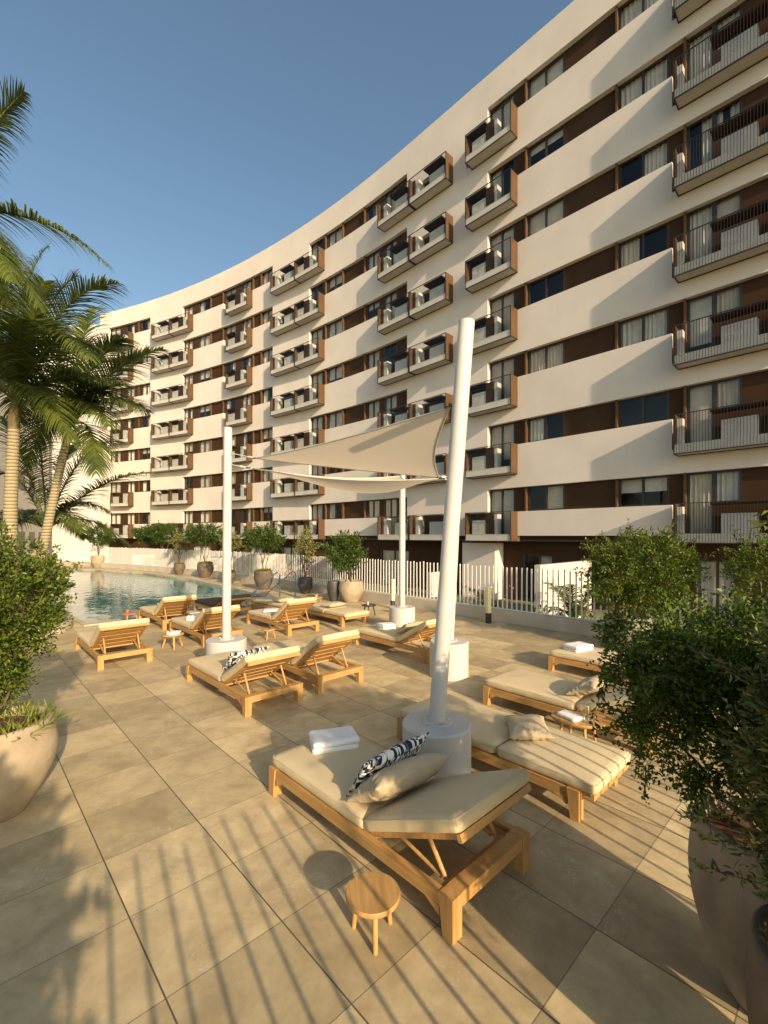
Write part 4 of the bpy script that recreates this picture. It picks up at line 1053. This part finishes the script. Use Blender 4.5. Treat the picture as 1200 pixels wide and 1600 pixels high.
# ------------------------------------------------------------ side tables
def table(x, y, rx, ry, h, label, mk='teak', rz=0, legs=3, slant=.05, lr=.017, cat='side table'):
    root = empty('side_table', (x, y, 0), rz, label, cat)
    n = 40; t_ = MB(); vs = []
    prof = [(.97, h - .03), (1.0, h - .022), (1.0, h - .006), (.975, h)]
    for (q, z) in prof: vs += [(rx * q * math.cos(2 * math.pi * k / n), ry * q * math.sin(2 * math.pi * k / n), z) for k in range(n)]
    fs = [(i * n + k, i * n + (k + 1) % n, (i + 1) * n + (k + 1) % n, (i + 1) * n + k) for i in range(3) for k in range(n)] + [tuple(range(n - 1, -1, -1)), tuple(3 * n + k for k in range(n))]
    t_.add(vs, fs); t_.build('table_top', M[mk], root, True)
    for i in range(legs):
        a_ = 2 * math.pi * i / legs + .5; l = MB(); c, s = math.cos(a_), math.sin(a_)
        l.tube([(rx * .62 * c, ry * .62 * s, h - .03), ((rx * .62 + slant) * c, (ry * .62 + slant) * s, 0)], [lr, lr * .85], 10); l.build('leg', M['teakz'] if mk != 'darkmetal' else M[mk], root, True)
    c_ = MB(); c_.box(-rx * .5, rx * .5, -.012, .012, h - .055, h - .03); c_.build('brace', M['teakx'] if mk != 'darkmetal' else M[mk], root)
    return root
table(-.062, 2.545, .155, .155, .24, 'small round teak stool standing beside the nearest lounger', rz=.15, slant=.025)
TB = (2.07, 4.82); table(*TB, .27, .16, .29, 'oval teak side table carrying towels and a glass carafe', rz=-.55, legs=4, slant=.03)
towel((2.00, 4.85, .288), .5, .16, .24, .045, 'white cloth folded on the oval side table', 3)
gb = MB(); gb.lathe([(.001, 0), (.036, 0), (.040, .02), (.040, .10), (.018, .15), (.016, .17), (.028, .185)], 24)
M['carafe'] = M['rail_glass']
cg = MB(); cg.lathe([(.001, 0), (.036, 0), (.040, .02), (.040, .10), (.018, .15), (.016, .17), (.028, .185), (.026, .186), (.014, .168), (.037, .098), (.037, .02), (.001, .006)], 28)
m_, t_n, b_n = nodes_of('clear_glass'); b_n.inputs['Transmission Weight'].default_value = 1; b_n.inputs['Roughness'].default_value = .02; b_n.inputs['Base Color'].default_value = (.95, .97, .95, 1)
tag(cg.build('carafe', m_, None, True, (2.15, 4.77, .291)), 'clear glass carafe standing on the oval side table', 'carafe')
tag(MB.build((lambda q: (q.lathe([(.001, 0), (.028, 0), (.032, .09), (.030, .09), (.026, .006), (.001, .006)], 24), q)[1])(MB()), 'drinking_glass', m_, None, True, (2.20, 4.88, .291)), 'clear drinking glass beside the carafe on the oval side table', 'glass')
table(-4.24, 9.05, .21, .16, .28, 'teak stool table left of the left mast with splayed legs', rz=.6, legs=3, slant=.08, lr=.024)
towel((-4.2, 9.05, .278), .3, .2, .28, .03, 'thin white cloth on the splayed-leg stool table', 6, .02)
table(-6.5, 11.55, .2, .2, .28, 'small low table by the pool corner with red items', 'terracotta', legs=3)
table(-2.52, 9.84, .15, .15, .22, 'tiny stool table beside the lounger right of the left mast', legs=3)
table(-.42, 12.6, .2, .2, .32, 'dark three-legged table beside the flat lounger near the pale pot', 'darkmetal', legs=3, slant=.07)
table(-2.15, 14.3, .2, .2, .3, 'small teak table before the black pot by the pool rails', legs=3)
def cup(x, y, z, r_, h, mk, label, cat='cup', name='cup'):
    q = MB(); q.lathe([(.001, 0), (r_ * .8, 0), (r_, h), (r_ * .9, h), (r_ * .7, .01), (.001, .01)], 20); tag(q.build(name, M[mk], None, True, (x, y, z)), label, cat)
cup(-6.55, 11.5, .281, .045, .08, 'terracotta', 'red clay cup on the low table by the pool corner')
cup(-4.32, 9.0, .281, .03, .06, 'white', 'small white cup on the splayed-leg stool table')
cup(-2.5, 9.86, .221, .03, .10, 'pot_dark', 'small dark cup on the tiny stool table')
cup(-.45, 12.6, .321, .035, .08, 'white', 'white cup on the dark three-legged table')
cup(-2.15, 14.3, .301, .05, .09, 'pot_pale', 'pale bowl on the small teak table by the pool rails', 'bowl', 'bowl')
cup(.25, 13.2, 0, .10, .16, 'terracotta', 'small terracotta flower pot beside the rear mast', 'flower pot', 'flower_pot')

# ------------------------------------------------------------ masts and sails
masts = {'M1': ((.477, 4.095), .31, .56, Vector((.745, 4.06, 4.18)), 'front white mast leaning right on its round white base'),
         'M2': ((-2.74, 7.83), 34e-2, .46, Vector((-2.72, 7.85, 4.13)), 'left white upright mast standing behind the patterned pillow'),
         'M3': ((.43, 10.75), .31, .56, Vector((.44, 10.8, 4.05)), 'rear white mast nearest the fence'),
         'M4': ((1.05, 7.27), .31, .56, Vector((1.20, 7.25, 3.55)), 'white mast hidden behind the front mast apart from its round base')}
for k, ((x, y), rb_, hb, top, lab) in masts.items():
    root = empty('shade_mast', (x, y, 0), 0, lab, 'mast', 'masts of the shade sails')
    q = MB(); q.lathe([(.001, 0), (rb_, 0), (rb_, hb - .015), (rb_ - .015, hb), (.001, hb)], 64); q.build('base', M['white'], root, True)
    q = MB(); e_ = top - Vector((x, y, 0)); r_ = .074
    q.tube([(0, 0, hb - .01), e_ * .5 + Vector((0, 0, hb * .5)), e_], [r_, r_, r_ * .97], 32); q.build('pole', M['white'], root, True)
    q = MB(); q.lathe([(.135, hb - .004), (.135, hb + .012), (.07, hb + .014)], 32)
    for b_i in range(6): q.lathe([(.013, hb + .012), (.013, hb + .026), (.001, hb + .028)], 6, (.11 * math.cos(b_i * math.pi / 3), .11 * math.sin(b_i * math.pi / 3), 0))
    q.build('collar', M['white'], root, True)
def on_mast(k, z):
    (x, y), _, hb, top, _l = masts[k]; t_ = (z - hb) / (top.z - hb); return Vector((x, y, hb)).lerp(top, t_)
def sail(label, corners, anchors, sag, belly=.12, n=26):
    root = empty('shade_sail', corners[0], 0, label, 'shade sail', 'shade sails between the masts'); org = Vector(corners[0])
    A, B, C = (Vector(c) - org for c in corners); cen_ = (A + B + C) / 3; nrm = (B - A).cross(C - A).normalized()
    if nrm.z < 0: nrm = -nrm
    def pt(a_, b_, c_):
        p = A * a_ + B * b_ + C * c_
        pull = 4 * (a_ * b_ * sag[0] * max(0, 1 - c_ * 3) ** 1.5 + b_ * c_ * sag[1] * max(0, 1 - a_ * 3) ** 1.5 + a_ * c_ * sag[2] * max(0, 1 - b_ * 3) ** 1.5)
        p = p + (cen_ - p) * pull
        return p - nrm * belly * 27 * a_ * b_ * c_ * .5 + Vector((0, 0, -1)) * belly * (a_ * b_ + b_ * c_ + a_ * c_)
    mb = MB(); idx = {}
    for i in range(n + 1):
        for j in range(n + 1 - i):
            idx[(i, j)] = len(mb.v); mb.v.append(tuple(pt(i / n, j / n, (n - i - j) / n)))
    for i in range(n):
        for j in range(n - i):
            mb.f.append((idx[(i, j)], idx[(i + 1, j)], idx[(i, j + 1)])); mb.m.append(0)
            if j < n - i - 1: mb.f.append((idx[(i + 1, j)], idx[(i + 1, j + 1)], idx[(i, j + 1)])); mb.m.append(0)
    mb.build('cloth', M['sail'], root, 'all')
    h = MB()
    for e_ in (lambda t_: (1 - t_, t_, 0), lambda t_: (0, 1 - t_, t_), lambda t_: (t_, 0, 1 - t_)):
        h.tube([pt(*e_(i / 24)) for i in range(25)], .011, 6)
    h.build('hem', M['rope'], root, True)
    for c_, a_ in zip((A, B, C), anchors):
        r_ = MB(); a_ = Vector(a_) - org; r_.tube([c_, a_], .007, 6); 
        dd_ = (a_ - c_).normalized(); r_.tube([c_ + dd_ * .05, c_ + dd_ * .16], .018, 8); r_.build('rope', M['rope'], root, True)
    for c_ in (A, B, C):
        q = MB(); q.lathe([(.02, -.006), (.045, -.006), (.045, .006), (.02, .006)], 16); k_ = q.build('corner_ring', M['darkmetal'], root, True, tuple(c_))
a1, a2, a4 = on_mast('M1', 3.42), on_mast('M2', 3.70), on_mast('M4', 3.22)
sail('upper beige triangular shade sail stretched between the left and front masts', [P(399, 716, 7.55), P(702, 637, 4.15), P(686, 746, 6.9)], [a2, a1, a4], (.05, .10, .06), .10)
a2b, a3, a4b = on_mast('M2', 3.50), on_mast('M3', 3.55), on_mast('M4', 3.15)
sail('lower beige shade sail seen nearly edge-on below the upper one', [P(388, 731, 7.75), P(626, 744, 10.3), P(690, 748, 7.1)], [a2b, a3, a4b], (.10, .12, .10), .42)

# ------------------------------------------------------------ bollard lamps, pool rails
def bollard(x, y, h, label):
    root = empty('bollard_lamp', (x, y, 0), .4, label, 'bollard lamp', 'bollard lamps along the fence')
    q = MB(); q.box(-.055, .055, -.055, .055, 0, h * .28); q.build('base', M['black'], root)
    q = MB(); q.box(-.05, .05, -.05, .05, h * .28, h - .03); q.build('body', M['cream_lamp'], root)
    q = MB(); q.box(-.058, .058, -.058, .058, h - .03, h); q.build('cap', M['fence'], root)
bollard(2.69, 11.6, .93, 'cream and black bollard lamp standing alone before the fence right of the front mast')
bollard(.27, 13.9, .9, 'cream bollard lamp just left of the rear mast')
for i, (x, y) in enumerate(((-4.0, 15.95), (-3.55, 16.5))):
    root = empty('pool_handrail', (x, y, 0), math.atan2(VV.y, VV.x), ('left' if i == 0 else 'right') + ' one of two inclined blue steel pool handrails', 'handrail', 'pool handrails')
    q = MB(); q.tube([(.35, 0, 0), (.35, 0, .85), (.25, 0, .95), (-.75, 0, .25), (-.95, 0, -.05)], .022, 10); q.build('rail', M['steel'], root, True)
    q = MB(); q.lathe([(.001, .004), (.05, .004), (.05, .02), (.022, .022)], 16, (.35, 0, 0)); q.build('flange', M['steel'], root, True)
